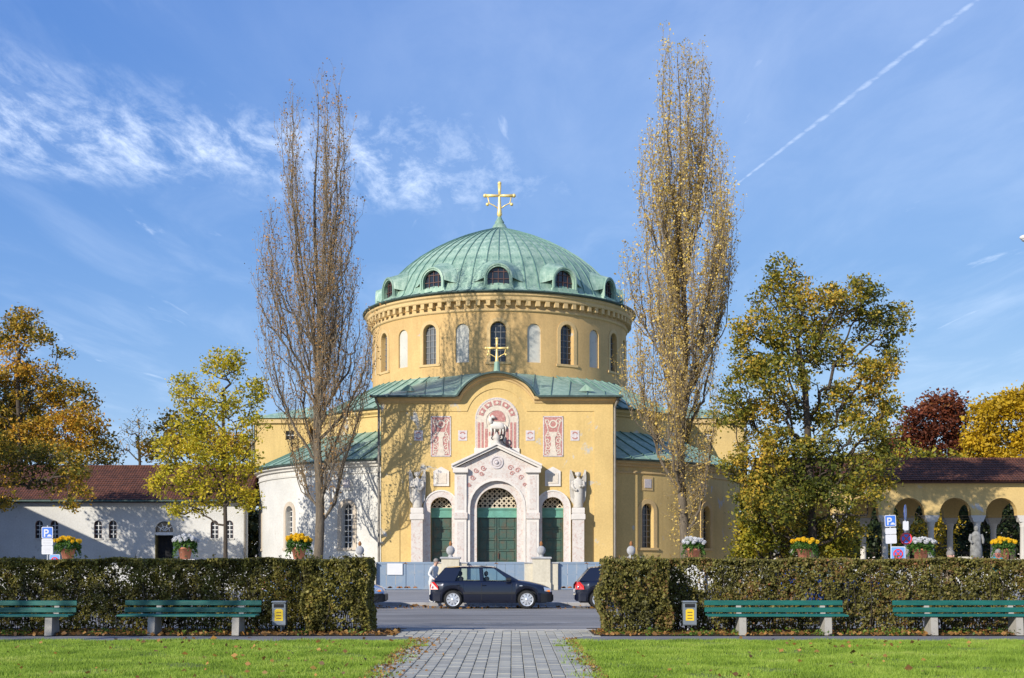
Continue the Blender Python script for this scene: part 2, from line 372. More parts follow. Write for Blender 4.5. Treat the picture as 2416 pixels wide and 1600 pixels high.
def grid_sheet(name, x0, x1, y0, y1, z, mat, n=1, amp=0.0):
    nx = max(1, int((x1 - x0) * n)); ny = max(1, int((y1 - y0) * n)); vs = []; fs = []
    for j in range(ny + 1):
        for i in range(nx + 1):
            x, y = x0 + (x1 - x0) * i / nx, y0 + (y1 - y0) * j / ny
            e = 0 if i in (0, nx) or j in (0, ny) else 1
            vs.append((x, y, z + e * amp * (sin(x * 1.7 + y * .9) + sin(y * 2.3 - x * .6) * .7)))
    for j in range(ny):
        for i in range(nx): a = j * (nx + 1) + i; fs.append((a, a + 1, a + nx + 2, a + nx + 1))
    o = MB().add(vs, fs).build(name, mat); o['kind'] = 'structure'; return o
sheet('ground', [(-2500, -300, -.4), (2500, -300, -.4), (2500, 3500, -.4), (-2500, 3500, -.4)], M['lawn'])
grid_sheet('lawn', -45, PATH_L, 2, 24.1, 0, M['lawn'], 1, .012)
grid_sheet('lawn', PATH_R, 45, 2, 24.1, 0, M['lawn'], 1, .012)
sheet('path', [(-45, 24.1, -.015), (45, 24.1, -.015), (45, 25.95, -.015), (-45, 25.95, -.015)], M['pathasphalt'])
grid_sheet('planting_bed', -45, -2.29, 25.95, 28.7, .0, M['soil'], 2, .012)
grid_sheet('planting_bed', 1.62, 45, 25.95, 28.7, .0, M['soil'], 2, .012)
walk = sheet('paved_walk', [(PATH_L, 9, -.035), (PATH_R, 9, -.035), (PATH_R, 25.9, -.02), (1.64, 25.96, -.02), (1.84, 27.9, -.02), (-2.6, 27.9, -.02), (-2.27, 25.96, -.02), (PATH_L, 25.9, -.02)], plain('sandy_joints', (.13, .12, .085), .95, var=.4, scale=9))
def road_z(y): return -.05 - .13 * min(1, max(0, (y - 27.0) / 11.0))
vs = []; fs = []
YS = [25.6, 27, 30, 33, 36, 38, 42, 47.5]
for y in YS: vs += [(-90, y, road_z(y)), (90, y, road_z(y))]
for i in range(len(YS) - 1): fs.append((2 * i, 2 * i + 1, 2 * i + 3, 2 * i + 2))
o = MB().add(vs, fs).build('road', M['asphalt']); o['kind'] = 'structure'
M['linepaint'] = mottled('worn_road_paint', (.55, .55, .54), (.16, .16, .165), 5, .42, .6, .8)
def on_road(x, y): return (x, y, road_z(y) + .004)
o = MB().add([on_road(-1.1, 33.2), on_road(1.6, 33.6), on_road(1.6, 33.85), on_road(-1.1, 33.42)], [(0, 1, 2, 3)]).build('road_marking', M['linepaint']); o['kind'] = 'structure'
kb = MB()
for i in range(60):
    x = -60 + i * 2.0; kb.bevbox(x + .006, x + 1.994, 47.5, 47.68, -.3, -.05 + random.uniform(-.004, .004), .015)
o = kb.build('kerb', M['kerb']); o['kind'] = 'structure'
sheet('pavement', [(-90, 47.68, -.06), (90, 47.68, -.06), (90, 67.4, -.06), (-90, 67.4, -.06)], M['paving'])
sheet('courtyard', [(-120, 67.4, -.1), (120, 67.4, -.1), (120, 150, -.1), (-120, 150, -.1)], M['paving'])
# pavers of the walk: rows of staggered blocks
pw, pl, gap = .176, .30, .010
pm = MB().bevbox(-pw / 2 + gap / 2, pw / 2 - gap / 2, -pl / 2 + gap / 2, pl / 2 - gap / 2, -.05, 0, .006).mesh('paver', M['paver'])
ncol = int((PATH_R - PATH_L) / pw); spots = []
for c in range(ncol):
    for r in range(int((27.1 - 15.8) / pl)):
        spots.append((PATH_L + (c + .5) * (PATH_R - PATH_L) / ncol, 15.9 + (r + (.5 if c % 2 else 0)) * pl))
for c in range(-4, ncol + 4):
    for r in range(8):
        x, y = PATH_L + (c + .5) * (PATH_R - PATH_L) / ncol, 25.95 + (r + (.5 if c % 2 else 0)) * pl
        if y < 27.8 and -2.55 < x < 1.80 and (y > 27.05 or not PATH_L < x < PATH_R): spots.append((x, y))
spots.sort(key=lambda s: s[1])
kk = MB()
for i in range(5): kk.bevbox(-2.62 + i * .9, -2.62 + i * .9 + .89, 27.92, 28.06, -.2, .012 + random.uniform(-.004, .004), .012)
kk = kk.build('kerb', M['kerb']); kk['kind'] = 'structure'
rest = MB()
for i, (x, y) in enumerate(spots):
    z = random.uniform(-.006, .003)
    if i < 318:
        if i >= 18: link('paver', pm, walk, (x, y, z), (random.uniform(-.006, .006), random.uniform(-.006, .006), random.uniform(-.01, .01)))
        else: rest.bevbox(x - pw / 2 + gap / 2, x + pw / 2 - gap / 2, y - pl / 2 + gap / 2, y + pl / 2 - gap / 2, z - .05, z, .006)
    else: rest.bevbox(x - pw / 2 + gap / 2, x + pw / 2 - gap / 2, y - pl / 2 + gap / 2, y + pl / 2 - gap / 2, z - .05, z, .006)
o = rest.build('far_pavers', M['paver'], walk); o['kind'] = 'stuff'

# ------------------------------------------------------------------ wall builder
def wall(mb, mp, u0, u1, z0, z1, ops=(), reveal=.35, du=.5):
    """wall in (u,z) with arched or square openings (uc, w, sill, spring, arched); z0/z1 number or function of u"""
    fz0 = z0 if callable(z0) else (lambda u: z0); fz1 = z1 if callable(z1) else (lambda u: z1)
    bs = set(np.linspace(u0, u1, max(2, int(round((u1 - u0) / du)) + 1)).tolist())
    for (uc, w, si, sp, ar) in ops:
        r = w / 2; bs = {b for b in bs if not (uc - r - .02 < b < uc + r + .02)}
        if ar:
            for i in range(13): bs.add(uc - r * cos(pi * i / 12))
        else: bs.add(uc - r); bs.add(uc + r)
    bs = sorted(bs)
    def q(ua, ub, za, zb, zc, zd): mb.add([mp(ua, za, 0), mp(ub, zb, 0), mp(ub, zc, 0), mp(ua, zd, 0)], [(0, 1, 2, 3)])
    for ua, ub in zip(bs[:-1], bs[1:]):
        if ub - ua < 1e-5: continue
        um = (ua + ub) / 2; hit = [o for o in ops if abs(um - o[0]) < o[1] / 2]; lo = (fz0(ua), fz0(ub))
        for (uc, w, si, sp, ar) in sorted(hit, key=lambda o: o[2]):
            r = w / 2; top = (lambda u: sp + sqrt(max(0, r * r - (u - uc) ** 2))) if ar else (lambda u: sp)
            if si > lo[0] + 1e-4: q(ua, ub, lo[0], lo[1], si, si)
            lo = (top(ua), top(ub))
        q(ua, ub, lo[0], lo[1], fz1(ub), fz1(ua))
    for (uc, w, si, sp, ar) in ops:
        p = arch_path(uc, w / 2, si, sp) if ar else [(uc - w / 2, si), (uc - w / 2, sp), (uc + w / 2, sp), (uc + w / 2, si)]
        p = p + [p[0]]
        for a, b in zip(p[:-1], p[1:]): mb.add([mp(*a, 0), mp(*b, 0), mp(*b, -reveal), mp(*a, -reveal)], [(0, 1, 2, 3)])
    return mb
def arch_path(uc, r, z0, zs, n=14):
    return [(uc - r, z0)] + [(uc - r * cos(pi * i / n), zs + r * sin(pi * i / n)) for i in range(n + 1)] + [(uc + r, z0)]
def arch_band(mb, mp, uc, ri, ro, z0, zs, d0, d1, sill=False):
    a = arch_path(uc, ri, z0, zs); b = arch_path(uc, ro, z0, zs)
    for i in range(len(a) - 1):
        mb.add([mp(*a[i], d1), mp(*a[i + 1], d1), mp(*b[i + 1], d1), mp(*b[i], d1), mp(*a[i], d0), mp(*a[i + 1], d0), mp(*b[i + 1], d0), mp(*b[i], d0)],
               [(0, 1, 2, 3), (4, 5, 1, 0), (2, 6, 7, 3)])
    for k in (0, -1): mb.add([mp(*a[k], d1), mp(*b[k], d1), mp(*b[k], d0), mp(*a[k], d0)], [(0, 1, 2, 3)])
    if sill: mb.prism([(uc - ro - .08, z0 - .16), (uc + ro + .08, z0 - .16), (uc + ro + .08, z0), (uc - ro - .08, z0)], mp, d0, d1 + .06)
    return mb
def pane(mb, mp, uc, r, z0, zs, d):
    p = arch_path(uc, r, z0, zs); n = len(p); vs = [mp(u, z, d) for u, z in p] + [mp(uc, (z0 + zs) / 2, d)]
    return mb.add(vs, [(i, (i + 1) % n, n) for i in range(n)])
def bars(mb, mp, uc, r, z0, zs, d, nv, dz, t=.05, th=.05):
    for i in range(1, nv + 1):
        u = uc - r + 2 * r * i / (nv + 1); zt = zs + sqrt(max(0, r * r - (u - uc) ** 2))
        mb.prism([(u - t / 2, z0), (u + t / 2, z0), (u + t / 2, zt), (u - t / 2, zt)], mp, d, d + th)
    z = z0 + dz
    while z < zs + r * .9:
        h = r if z < zs else sqrt(max(0, r * r - (z - zs) ** 2)); mb.prism([(uc - h, z - t / 2), (uc + h, z - t / 2), (uc + h, z + t / 2), (uc - h, z + t / 2)], mp, d, d + th * .9); z += dz
    return mb
def window(parent, mp, uc, w, z0, zs, d, gm, nv, dz, bm, t=.05, name='window', frame=None):
    wn = pane(MB(), mp, uc, w / 2 + .02, z0 - .02, zs, d).build(name, gm, parent)
    if dz: bars(MB(), mp, uc, w / 2, z0, zs, d + .01, nv, dz, t).build('glazing_bars', bm, wn)
    if frame: arch_band(MB(), mp, uc, w / 2 - .06, w / 2 + .01, z0, zs, d, d + .1).build('frame', frame, wn)
    return wn
def flat(x0, y, sgn=1):      # map facing -Y
    return lambda u, z, d: (x0 + u, y - d, z)
def cyl(R, cx=0.0, cy=0.0):
    return lambda u, z, d: (cx + (R + d) * sin(u / R), cy - (R + d) * cos(u / R), z)

# ------------------------------------------------------------------ the chapel
CH = empty('domed_chapel', (XC, YC, 0), 'yellow domed round chapel with green copper dome and carved marble portal', 'building')
DR = 9.6; mdr = cyl(DR)
# drum wall with windows and blind niches every 15 degrees
ops = []; step = DR * radians(15)
for k in range(-7, 8):
    ops.append((k * step, 1.06 if k % 2 == 0 else .98, 15.1, 17.35 if k % 2 == 0 else 17.3, True))
drum = wall(MB(), mdr, -DR * pi, DR * pi, 12.6, 18.75, ops, .38, .3).build('drum_wall', M['drumyellow'], CH)
for k in range(-7, 8):
    uc = k * step
    if k % 2 == 0:
        wn = window(CH, mdr, uc, 1.06, 15.1, 17.35, -.34, M['glassgrey'] if k < -1 else M['glass'], 2, .42, M['lead'], .04)
        arch_band(MB(), mdr, uc, .55, .80, 15.1, 17.35, -.02, .035, True).build('surround', M['trim'], wn)
    else:
        pane(MB(), mdr, uc, .51, 15.08, 17.3, -.12).build('niche_panel', M['niche'], CH)
# drum mouldings, cornice, brackets
MB().lathe([(9.58, 18.55), (9.72, 18.6), (9.72, 18.72), (9.64, 18.78), (9.64, 19.0)], 120).build('drum_moulding', M['trim'], CH, True)
MB().lathe([(9.62, 18.98), (9.66, 18.98), (9.66, 19.28), (10.02, 19.28), (10.05, 19.34), (10.05, 19.52), (10.16, 19.62), (10.16, 19.78), (9.0, 19.8)], 144).build('cornice', M['trim'], CH)
bmsh = MB().rng(-.15, .15, -10.0, -9.6, 18.93, 19.279).mesh('bracket', M['trim'])
for k in range(-26, 27): link('bracket', bmsh, CH, rot=(0, 0, radians(k * 4)))
MB().lathe([(10.0, 19.78), (10.3, 19.8), (10.36, 19.86), (10.34, 19.93), (10.2, 19.95)], 144).build('gutter', M['coppergutter'], CH, True)
# dome
prof = [(10.25, 19.93), (9.75, 20.06), (9.35, 20.2), (9.12, 20.42), (8.98, 20.75), (8.75, 21.25), (8.35, 21.95), (7.85, 22.6), (7.2, 23.25), (6.4, 23.9), (5.4, 24.55), (4.3, 25.15), (3.1, 25.7), (1.9, 26.15), (1.0, 26.45), (.5, 26.62)]
dome = MB().lathe([(r - .06, z - .04) for r, z in prof], 60).build('dome', M['copper'], CH, True)
def strip_panel(prof, half, rib=.045, ribw=.03, nseg=2):
    mb = MB(); rib *= 1.2; k = len(prof); vs = []; fs = []
    for i in range(nseg + 1):
        a = -half + 2 * half * i / nseg
        for r, z in prof: vs.append((r * sin(a), -r * cos(a), z))
    for i in range(nseg):
        for q in range(k - 1): fs.append((i * k + q, (i + 1) * k + q, (i + 1) * k + q + 1, i * k + q + 1))
    mb.add(vs, fs)
    vs = []; mb.cur = 1
    for j, (r, z) in enumerate(prof):
        r2, z2 = prof[min(j + 1, k - 1)]; r1, z1 = prof[max(j - 1, 0)]; l = sqrt((r2 - r1) ** 2 + (z2 - z1) ** 2); nr, nz = (z2 - z1) / l, -(r2 - r1) / l
        if nz < 0: nr, nz = -nr, -nz
        for sg in (-1, 1):
            a = -half + sg * min(ribw / max(r, .1), half * .5); vs.append(((r - .01) * sin(a), -(r - .01) * cos(a), z - .01)); vs.append(((r + nr * rib) * sin(a), -(r + nr * rib) * cos(a), z + nz * rib))
    fs = []
    for j in range(k - 1):
        b = j * 4; c = b + 4; fs += [(b, b + 1, c + 1, c), (b + 1, b + 3, c + 3, c + 1), (b + 3, b + 2, c + 2, c + 3)]
    return mb.add(vs, fs)
M['seam'] = plain('dark_seam', (.13, .24, .20), .6, var=.3)  # seam ribs coloured darker than the copper sheets
pmesh = strip_panel(prof, radians(3)).mesh('copper_panel', [M['copper'], M['seam']])
for k in range(60): link('copper_panel', pmesh, dome, rot=(0, 0, radians(6 * k + 3)))
# dormers
def dormer():
    d = MB(); mp = lambda u, z, dd: (u, -9.3 - dd, z); zb, zs, ro, ri = 20.42, 20.98, .93, .76
    o_ = arch_path(0, ro, zb, zs); n = len(o_)
    for i in range(n - 1): d.add([mp(*o_[i], 0), mp(*o_[i + 1], 0), mp(*o_[i + 1], -2.4), mp(*o_[i], -2.4)], [(0, 1, 2, 3)])
    arch_band(d, mp, 0, ri, ro, zb, zs, -.3, 0)
    arch_band(d, mp, 0, ro - .06, ro + .05, zb, zs, -.1, .06)
    pr = [(r, z) for r, z in prof]; zz_ = [z for r, z in pr]; rr_d = [r for r, z in pr]; nF = 18; A_ = []; B_ = []
    for i in range(nF + 1):
        t = pi * i / nF; A_.append((-.98 * cos(t), -9.28, zs + .98 * sin(t))); u_ = -1.75 * cos(t); z_ = 20.75 + 1.75 * sin(t); R_ = float(np.interp(z_, zz_, rr_d)); B_.append((u_, -sqrt(max(.1, R_ * R_ - u_ * u_)) - .03, z_))
    for i in range(nF):
        m0 = tuple((a * .45 + b * .55) for a, b in zip(A_[i], B_[i])); m1 = tuple((a * .45 + b * .55) for a, b in zip(A_[i + 1], B_[i + 1])); m0 = (m0[0], m0[1] + .06, m0[2] - .02); m1 = (m1[0], m1[1] + .06, m1[2] - .02)
        d.add([A_[i], A_[i + 1], m1, m0, B_[i + 1], B_[i]], [(0, 1, 2, 3), (3, 2, 4, 5)])
    d.prism([(-1.1, 20.12), (1.1, 20.12), (1.0, 20.47), (-1.0, 20.44)], mp, -.5, .04)
    return d.mesh('dormer', M['copper'])
dm = dormer(); dmp = lambda u, z, dd: (u, -9.3 - dd, z)
dpane = pane(MB(), dmp, 0, .77, 20.42, 20.98, -.28).mesh('pane', M['glass'])
dbar = bars(MB(), dmp, 0, .76, 20.42, 20.98, -.27, 3, .5, .045).mesh('glazing_bars', M['brownframe'])
for k in range(-3, 4):
    o = link('dormer', dm, CH, rot=(0, 0, radians(30 * k))); link('pane', dpane, o); link('glazing_bars', dbar, o)
# finial and gilded cross
MB().lathe([(.95, 26.38), (.62, 26.62), (.45, 26.95), (.33, 27.05), (.36, 27.15), (.22, 27.35), (.14, 27.55), (.1, 27.6)], 24).build('finial', M['copper'], CH, True)
def cross(s, z0):
    mb = MB()
    mb.tube([(0, 0, z0), (0, 0, z0 + .25 * s), (0, 0, z0 + .55 * s), (0, 0, z0 + 1.6 * s), (0, 0, z0 + 1.7 * s)], [.10 * s, .2 * s, .16 * s, .08 * s, .08 * s], 8)
    mb.tube([(0, 0, z0 + 1.6 * s), (0, 0, z0 + 2.5 * s)], [.08 * s, .14 * s], 8); mb.ball((0, 0, z0 + 2.62 * s), .15 * s)
    for sg in (-1, 1):
        mb.tube([(0, 0, z0 + 1.68 * s), (sg * 1.0 * s, 0, z0 + 1.68 * s)], [.09 * s, .13 * s], 8); mb.ball((sg * 1.1 * s, 0, z0 + 1.68 * s), .15 * s)
        mb.tube([(sg * .12 * s, 0, z0 + .72 * s), (sg * .45 * s, 0, z0 + .95 * s), (sg * .78 * s, 0, z0 + 1.1 * s), (sg * .9 * s, 0, z0 + 1.6 * s)], .045 * s, 6); mb.ball((sg * .92 * s, 0, z0 + 1.02 * s), .13 * s)
    return mb
cross(1.0, 27.5).build('cross', M['gold'], CH, True)

# middle tier ring
m14 = cyl(14.0)
for a0_, a1_ in ((-110, -29), (29, 110)):
    MB().lathe([(14.0, 7.5), (14.0, 11.1), (14.12, 11.15), (14.12, 11.25), (14.3, 11.4), (14.3, 11.58), (13.5, 11.6)], 48, a0=radians(a0_), a1=radians(a1_)).build('middle_wall', M['yellow'], CH)
for a0_, a1_ in ((-110, -29), (29, 110)): MB().lathe([(14.3, 11.57), (14.48, 11.6), (14.5, 11.68), (14.3, 11.7)], 48, a0=radians(a0_), a1=radians(a1_)).build('gutter', M['coppergutter'], CH)
p2 = [(14.45, 11.66), (13.0, 12.35), (11.3, 13.25), (9.55, 14.25)]
mroof = MB().lathe([(r - .05, z - .05) for r, z in p2], 36, a0=-radians(110), a1=-radians(27)).lathe([(r - .05, z - .05) for r, z in p2], 36, a0=radians(27), a1=radians(110)).build('middle_roof', M['copper'], CH)
pmesh = strip_panel(p2, radians(2.5), .05, .03, 1).mesh('copper_panel', [M['copper'], M['seam']])
for k in list(range(-22, -5)) + list(range(5, 22)): link('copper_panel', pmesh, mroof, rot=(0, 0, radians(5 * k + 2.5)))
# lower ring (ambulatory): white on one side, yellow on the other
M['creamtrim'] = stucco('cream_trim', (.58, .50, .40), patch_amt=.9)
RR = 18.0; m18 = cyl(RR); rz_e = 7.85
for sg, wm, tm in ((-1, M['whitewall'], M['whitetrim']), (1, M['yellow'], M['trim'])):
    a0, a1 = (-radians(112), -radians(23.6)) if sg < 0 else (radians(23.6), radians(112))
    ws = [sg * RR * radians(a) for a in (32.6, 51.5, 72)]
    aw = wall(MB(), m18, RR * a0, RR * a1, -.15, 7.5, [(u, .95, 2.25, 4.62, True) for u in ws], .42, .4).build('ambulatory_wall', wm, CH)
    MB().lathe([(18.0, 7.0), (18.08, 7.03), (18.08, 7.12), (18.0, 7.16), (18.0, 7.4), (18.16, 7.46), (18.16, 7.56), (18.36, 7.66), (18.36, 7.8), (17.5, 7.81)], 60, a0=a0, a1=a1).build('cornice', tm, CH)
    MB().lathe([(18.3, 7.79), (18.52, 7.8), (18.56, 7.9), (18.4, 7.94)], 60, a0=a0, a1=a1).build('gutter', M['coppergutter'], CH)
    MB().lathe([(18.0, -.1), (18.1, -.1), (18.1, .7), (18.0, .78)], 60, a0=a0, a1=a1).build('plinth', M['kerb'], CH)
    for i, u in enumerate(ws):
        wn = window(CH, m18, u, .95, 2.25, 4.62, -.36, M['glass'], 2, .36, M['whitebar'] if sg < 0 else M['lead'], .045)
        arch_band(MB(), m18, u, .49, .78, 2.25, 4.62, -.02, .05, True).build('surround', tm if sg > 0 else M['creamtrim'], wn)
    pl = wall(MB(), m18, ws[0] - .42, ws[0] + .42, 5.95, 6.85, [(ws[0], .5, 6.13, 6.68, False)], .05, .4)
    pl = MB().prism([(ws[0] - .42, 5.95), (ws[0] + .42, 5.95), (ws[0] + .42, 6.85), (ws[0] - .42, 6.85)], m18, -.01, .045).build('plaque_frame', tm, CH)
    MB().prism([(ws[0] - .27, 6.12), (ws[0] + .27, 6.12), (ws[0] + .27, 6.68), (ws[0] - .27, 6.68)], m18, .03, .07).build('plaque', M['mosgrey'], pl)
p3 = [(18.5, 7.92), (17.6, 8.35), (16, 9.1), (13.95, 10.15)]
lroof = MB().lathe([(r - .05, z - .05) for r, z in p3], 44, a0=-radians(112), a1=-radians(23.7)).lathe([(r - .05, z - .05) for r, z in p3], 44, a0=radians(23.7), a1=radians(112)).build('ambulatory_roof', M['copper'], CH)
pmesh = strip_panel(p3, radians(2), .05, .03, 1).mesh('copper_panel', [M['copper'], M['seam']])
for k in list(range(-28, -6)) + list(range(6, 28)): link('copper_panel', pmesh, lroof, rot=(0, 0, radians(4 * k + 2)))
# side blocks rising behind the ring
for sg in (-1, 1):
    mpb = flat(sg * 16.05, -3.0); bm = MB()
    bops = [(-sg * .6, .62, 10.35, 11.0, False)]
    wall(bm, mpb, -2.05, 2.05, 6, 11.55, bops, .25, .6)
    bm.add([(sg * 16.05 + s_ * 2.05, y, z) for s_ in (-1, 1) for y, z in ((-3, 6), (4, 6), (4, 11.55), (-3, 11.55))], [(0, 1, 2, 3), (4, 5, 6, 7)])
    bw = bm.build('block_wall', M['yellow'], CH)
    MB().rng(sg * 16.05 - 2.2, sg * 16.05 + 2.2, -3.2, 4.2, 11.55, 11.9).build('cornice', M['trim'], CH)
    wn = MB().prism([(-sg * .6 - .3, 10.36), (-sg * .6 + .3, 10.36), (-sg * .6 + .3, 10.99), (-sg * .6 - .3, 10.99)], mpb, -.3, -.2).build('window', M['glass'], CH)
    gb = MB(); gb.prism([(-sg * .6 - .025, 10.36), (-sg * .6 + .025, 10.36), (-sg * .6 + .025, 10.99), (-sg * .6 - .025, 10.99)], mpb, -.2, -.16)
    gb.prism([(-sg * .6 - .3, 10.65), (-sg * .6 + .3, 10.65), (-sg * .6 + .3, 10.70), (-sg * .6 - .3, 10.70)], mpb, -.2, -.165); gb.build('glazing_bars', M['whitebar'], wn)
    cx = sg * 16.05; rf = MB().add([(cx - 2.35, -3.35, 11.9), (cx + 2.35, -3.35, 11.9), (cx + 2.35, 4.3, 11.9), (cx - 2.35, 4.3, 11.9), (cx - sg * 2.35, -.9, 13.1), (cx - sg * 2.35, 3.2, 13.1)],
        [(0, 1, 4), (1, 2, 5, 4), (2, 3, 5), (3, 0, 4, 5)] if sg > 0 else [(0, 1, 4), (1, 2, 5, 4), (2, 3, 5), (3, 0, 4, 5)]).build('block_roof', M['copper'], CH)
    MB().tube([(sg * 18.2, -3.12, 7.9), (sg * 18.2, -3.12, 11.8)], .07, 8).build('drain_pipe', M['pipe'], CH)

# front bay -------------------------------------------------------
FY = -17.5; mf = flat(0, FY); HW = 7.28
def bumpz(u, hw=2.35, rise=1.46):
    if abs(u) >= hw: return 0.0
    R_ = (hw * hw + rise * rise) / (2 * rise); return rise - R_ + sqrt(R_ * R_ - u * u)
SP = 4.74
fops = [(0, 2.5, -.12, SP, True), (-3.49, 1.34, -.12, SP, True), (3.51, 1.34, -.12, SP, True)]
fb = wall(MB(), mf, -HW, HW, -.15, lambda u: 11.32 + bumpz(u), fops, .75, .25)
for sg in (-1, 1): fb.add([(sg * HW, FY, -.15), (sg * HW, -9, -.15), (sg * HW, -9, 11.4), (sg * HW, FY, 11.4)], [(0, 1, 2, 3)])
fb.build('facade_wall', M['yellow'], CH)
# raised border around the recessed field
br = MB()
zl = lambda u: 10.8 + bumpz(u, 1.85, 1.42)
us = np.linspace(-6.1, 6.1, 99)
for a, b in zip(us[:-1], us[1:]):
    br.add([mf(a, zl(a), .05), mf(b, zl(b), .05), mf(b, 11.33 + bumpz(b), .05), mf(a, 11.33 + bumpz(a), .05), mf(a, zl(a), 0), mf(b, zl(b), 0)], [(0, 1, 2, 3), (4, 5, 1, 0)])
br.build('frieze', M['yellow'], CH)
for sg in (-1, 1): MB().rng(sg * 6.1, sg * (HW + .004), FY - .05, FY + .01, -.14, 11.33).build('lesene', M['yellow'], CH)
# cornice following the eyebrow gable
cr = MB(); us = sorted(set(np.linspace(-HW - .35, HW + .35, 81).tolist() + [-2.35, 2.35])); sec = [(0, 0), (.08, .02), (.12, .14), (.30, .22), (.34, .40), (.0, .42)]
vs = []; fs = []
for u in us:
    for d, z in sec: vs.append(mf(u, 11.30 + bumpz(u) + z, d + .04))
for i in range(len(us) - 1):
    for q in range(len(sec) - 1): a = i * len(sec) + q; b = a + len(sec); fs.append((a, b, b + 1, a + 1))
cr.add(vs, fs)
for sg in (-1, 1):
    vs = [((sg * (HW + d + .04)), y, 11.30 + z) for y in (FY - .3, -12) for d, z in sec]; n = len(sec)
    cr.add(vs, [(q, n + q, n + q + 1, q + 1) for q in range(n - 1)])
cr.build('cornice', M['trim'], CH)
# bay roof: ruled copper sheets between eyebrow eave and drum
def eave(u): return Vector((u, FY - .62, 11.72 + bumpz(u, 2.5, 1.5)))
def back(u):
    a = math.asin(max(-1, min(1, u / HW * .86))); return Vector((9.5 * sin(a), -9.5 * cos(a), 14.35 - .85 * (abs(u) / HW) ** 2))
EU = HW + .6
broof = MB()
us = np.linspace(-EU, EU, 97); vs = []; fs = []
for u in us:
    e, b_ = eave(u), back(u)
    for t in np.linspace(0, 1, 7):
        k = .5 - .5 * cos(pi * t); flt = Vector((u, FY - .62, 11.72)).lerp(b_, t); z = e.z * (1 - t) + b_.z * t
        vs.append((flt.x, flt.y, z - .04))
for i in range(96):
    for j in range(6): a = i * 7 + j; fs.append((a, a + 7, a + 8, a + 1))
vs2 = [(eave(u).x, eave(u).y, eave(u).z - .12) for u in us]
broof.add(vs, fs); b0 = len(broof.v)
bro = broof.build('bay_roof', M['copper'], CH)
us2 = np.linspace(-EU, EU, 15)
for a, b in zip(us2[:-1], us2[1:]):
    mb = MB(); uu = np.linspace(a, b, 7); vs = []; fs = []
    for u in uu:
        e, b_ = eave(u), back(u)
        for t in np.linspace(0, 1, 7): f_ = Vector((u, FY - .62, 11.72)).lerp(b_, t); vs.append((f_.x, f_.y - (.03 if t == 0 else 0), e.z * (1 - t) + b_.z * t))
    for i in range(6):
        for j in range(6): q = i * 7 + j; fs.append((q, q + 7, q + 8, q + 1))
    mb.add(vs, fs); pts = [Vector(v) + Vector((0, 0, .02)) for v in vs[:7]]; mb.cur = 1; mb.tube(pts, .05, 4)
    mb.build('copper_panel', [M['copper'], M['seam']], bro)
gm = MB(); pts = [eave(u) + Vector((0, -.05, -.06)) for u in us]; gm.tube(pts, .075, 6); gm.build('gutter', M['coppergutter'], CH)
for sg in (-1, 1):
    MB().tube([(sg * (HW + .58), FY - .62, 11.66), (sg * (HW + .58), -11.5, 12.4)], .07, 6).build('gutter', M['coppergutter'], CH)
    o = MB(); o.add([(sg * 5.75 - .5, -15.6, 12.33), (sg * 5.75 + .5, -15.6, 12.33), (sg * 5.75, -15.6, 12.72), (sg * 5.75, -14.0, 12.95)], [(0, 1, 2), (0, 2, 3), (1, 3, 2)]); o.build('roof_vent', M['copper'], CH)
    MB().tube([(sg * (HW + .12), FY - .12, -.1), (sg * (HW + .12), FY - .12, 11.0), (sg * (HW + .3), FY - .4, 11.6)], .075, 8).build('drain_pipe', M['pipe'], CH)
cx = cross(.62, 13.75); o = cx.build('cross', M['gold'], CH, True, loc=(0, FY + .15, 0))
MB().lathe([(.3, 13.15), (.2, 13.4), (.16, 13.9), (.06, 14.0)], 12).build('cross_base', M['copper'], CH, loc=(0, FY + .15, 0))
# ------------------------------------------------------------------ facade ornament
def arc(uc, zc, r, a0, a1, n=14): return [(uc + r * cos(a0 + (a1 - a0) * i / n), zc + r * sin(a0 + (a1 - a0) * i / n)) for i in range(n + 1)]
def spiral(uc, zc, r, a0, turns, n=22): return [(uc + r * (1 - .8 * i / n) * cos(a0 + turns * 2 * pi * i / n), zc + r * (1 - .8 * i / n) * sin(a0 + turns * 2 * pi * i / n)) for i in range(n + 1)]
for uc in (-3.52, 3.53):
    pn = MB().prism([(uc - .635, 7.95), (uc + .635, 7.95), (uc + .635, 10.5), (uc - .635, 10.5)], mf, -.01, .03).build('mosaic_panel', M['mosred'], CH)
    bd = MB()
    for a, b in (((uc - .60, 7.98), (uc - .60, 10.47)), ((uc + .60, 7.98), (uc + .60, 10.47)), ((uc - .63, 7.99), (uc + .63, 7.99)), ((uc - .63, 10.46), (uc + .63, 10.46))): bd.ribbon([a, b], .07, mf, .02, .045)
    bd.build('border', M['mosgrey'], pn)
    sc = MB()
    for sg in (-1, 1):
        for zc, r, a in ((10.15, .2, 0), (9.35, .17, pi / 2), (8.95, .2, 0), (8.5, .2, pi / 2), (8.2, .14, 0)):
            sc.ribbon(spiral(uc + sg * .34, zc, r, a, sg * 1.25), .055, mf, .025, .05)
        sc.ribbon([(uc + sg * .5, 8.1), (uc + sg * .42, 8.7), (uc + sg * .5, 9.2), (uc + sg * .3, 9.6), (uc + sg * .5, 10.3)], .05, mf, .025, .047)
    sc.ribbon(arc(uc, 10.0, .22, 0, 2 * pi, 20), .09, mf, .025, .055)
    sc.prism([(uc - .26, 8.0), (uc + .26, 8.0), (uc + .14, 8.55), (uc + .13, 9.15), (uc + .24, 9.3), (uc + .2, 9.5), (uc - .2, 9.5), (uc - .24, 9.3), (uc - .13, 9.15), (uc - .14, 8.55)], mf, .025, .06)
    sc.build('scrollwork', M['mospale'], pn)
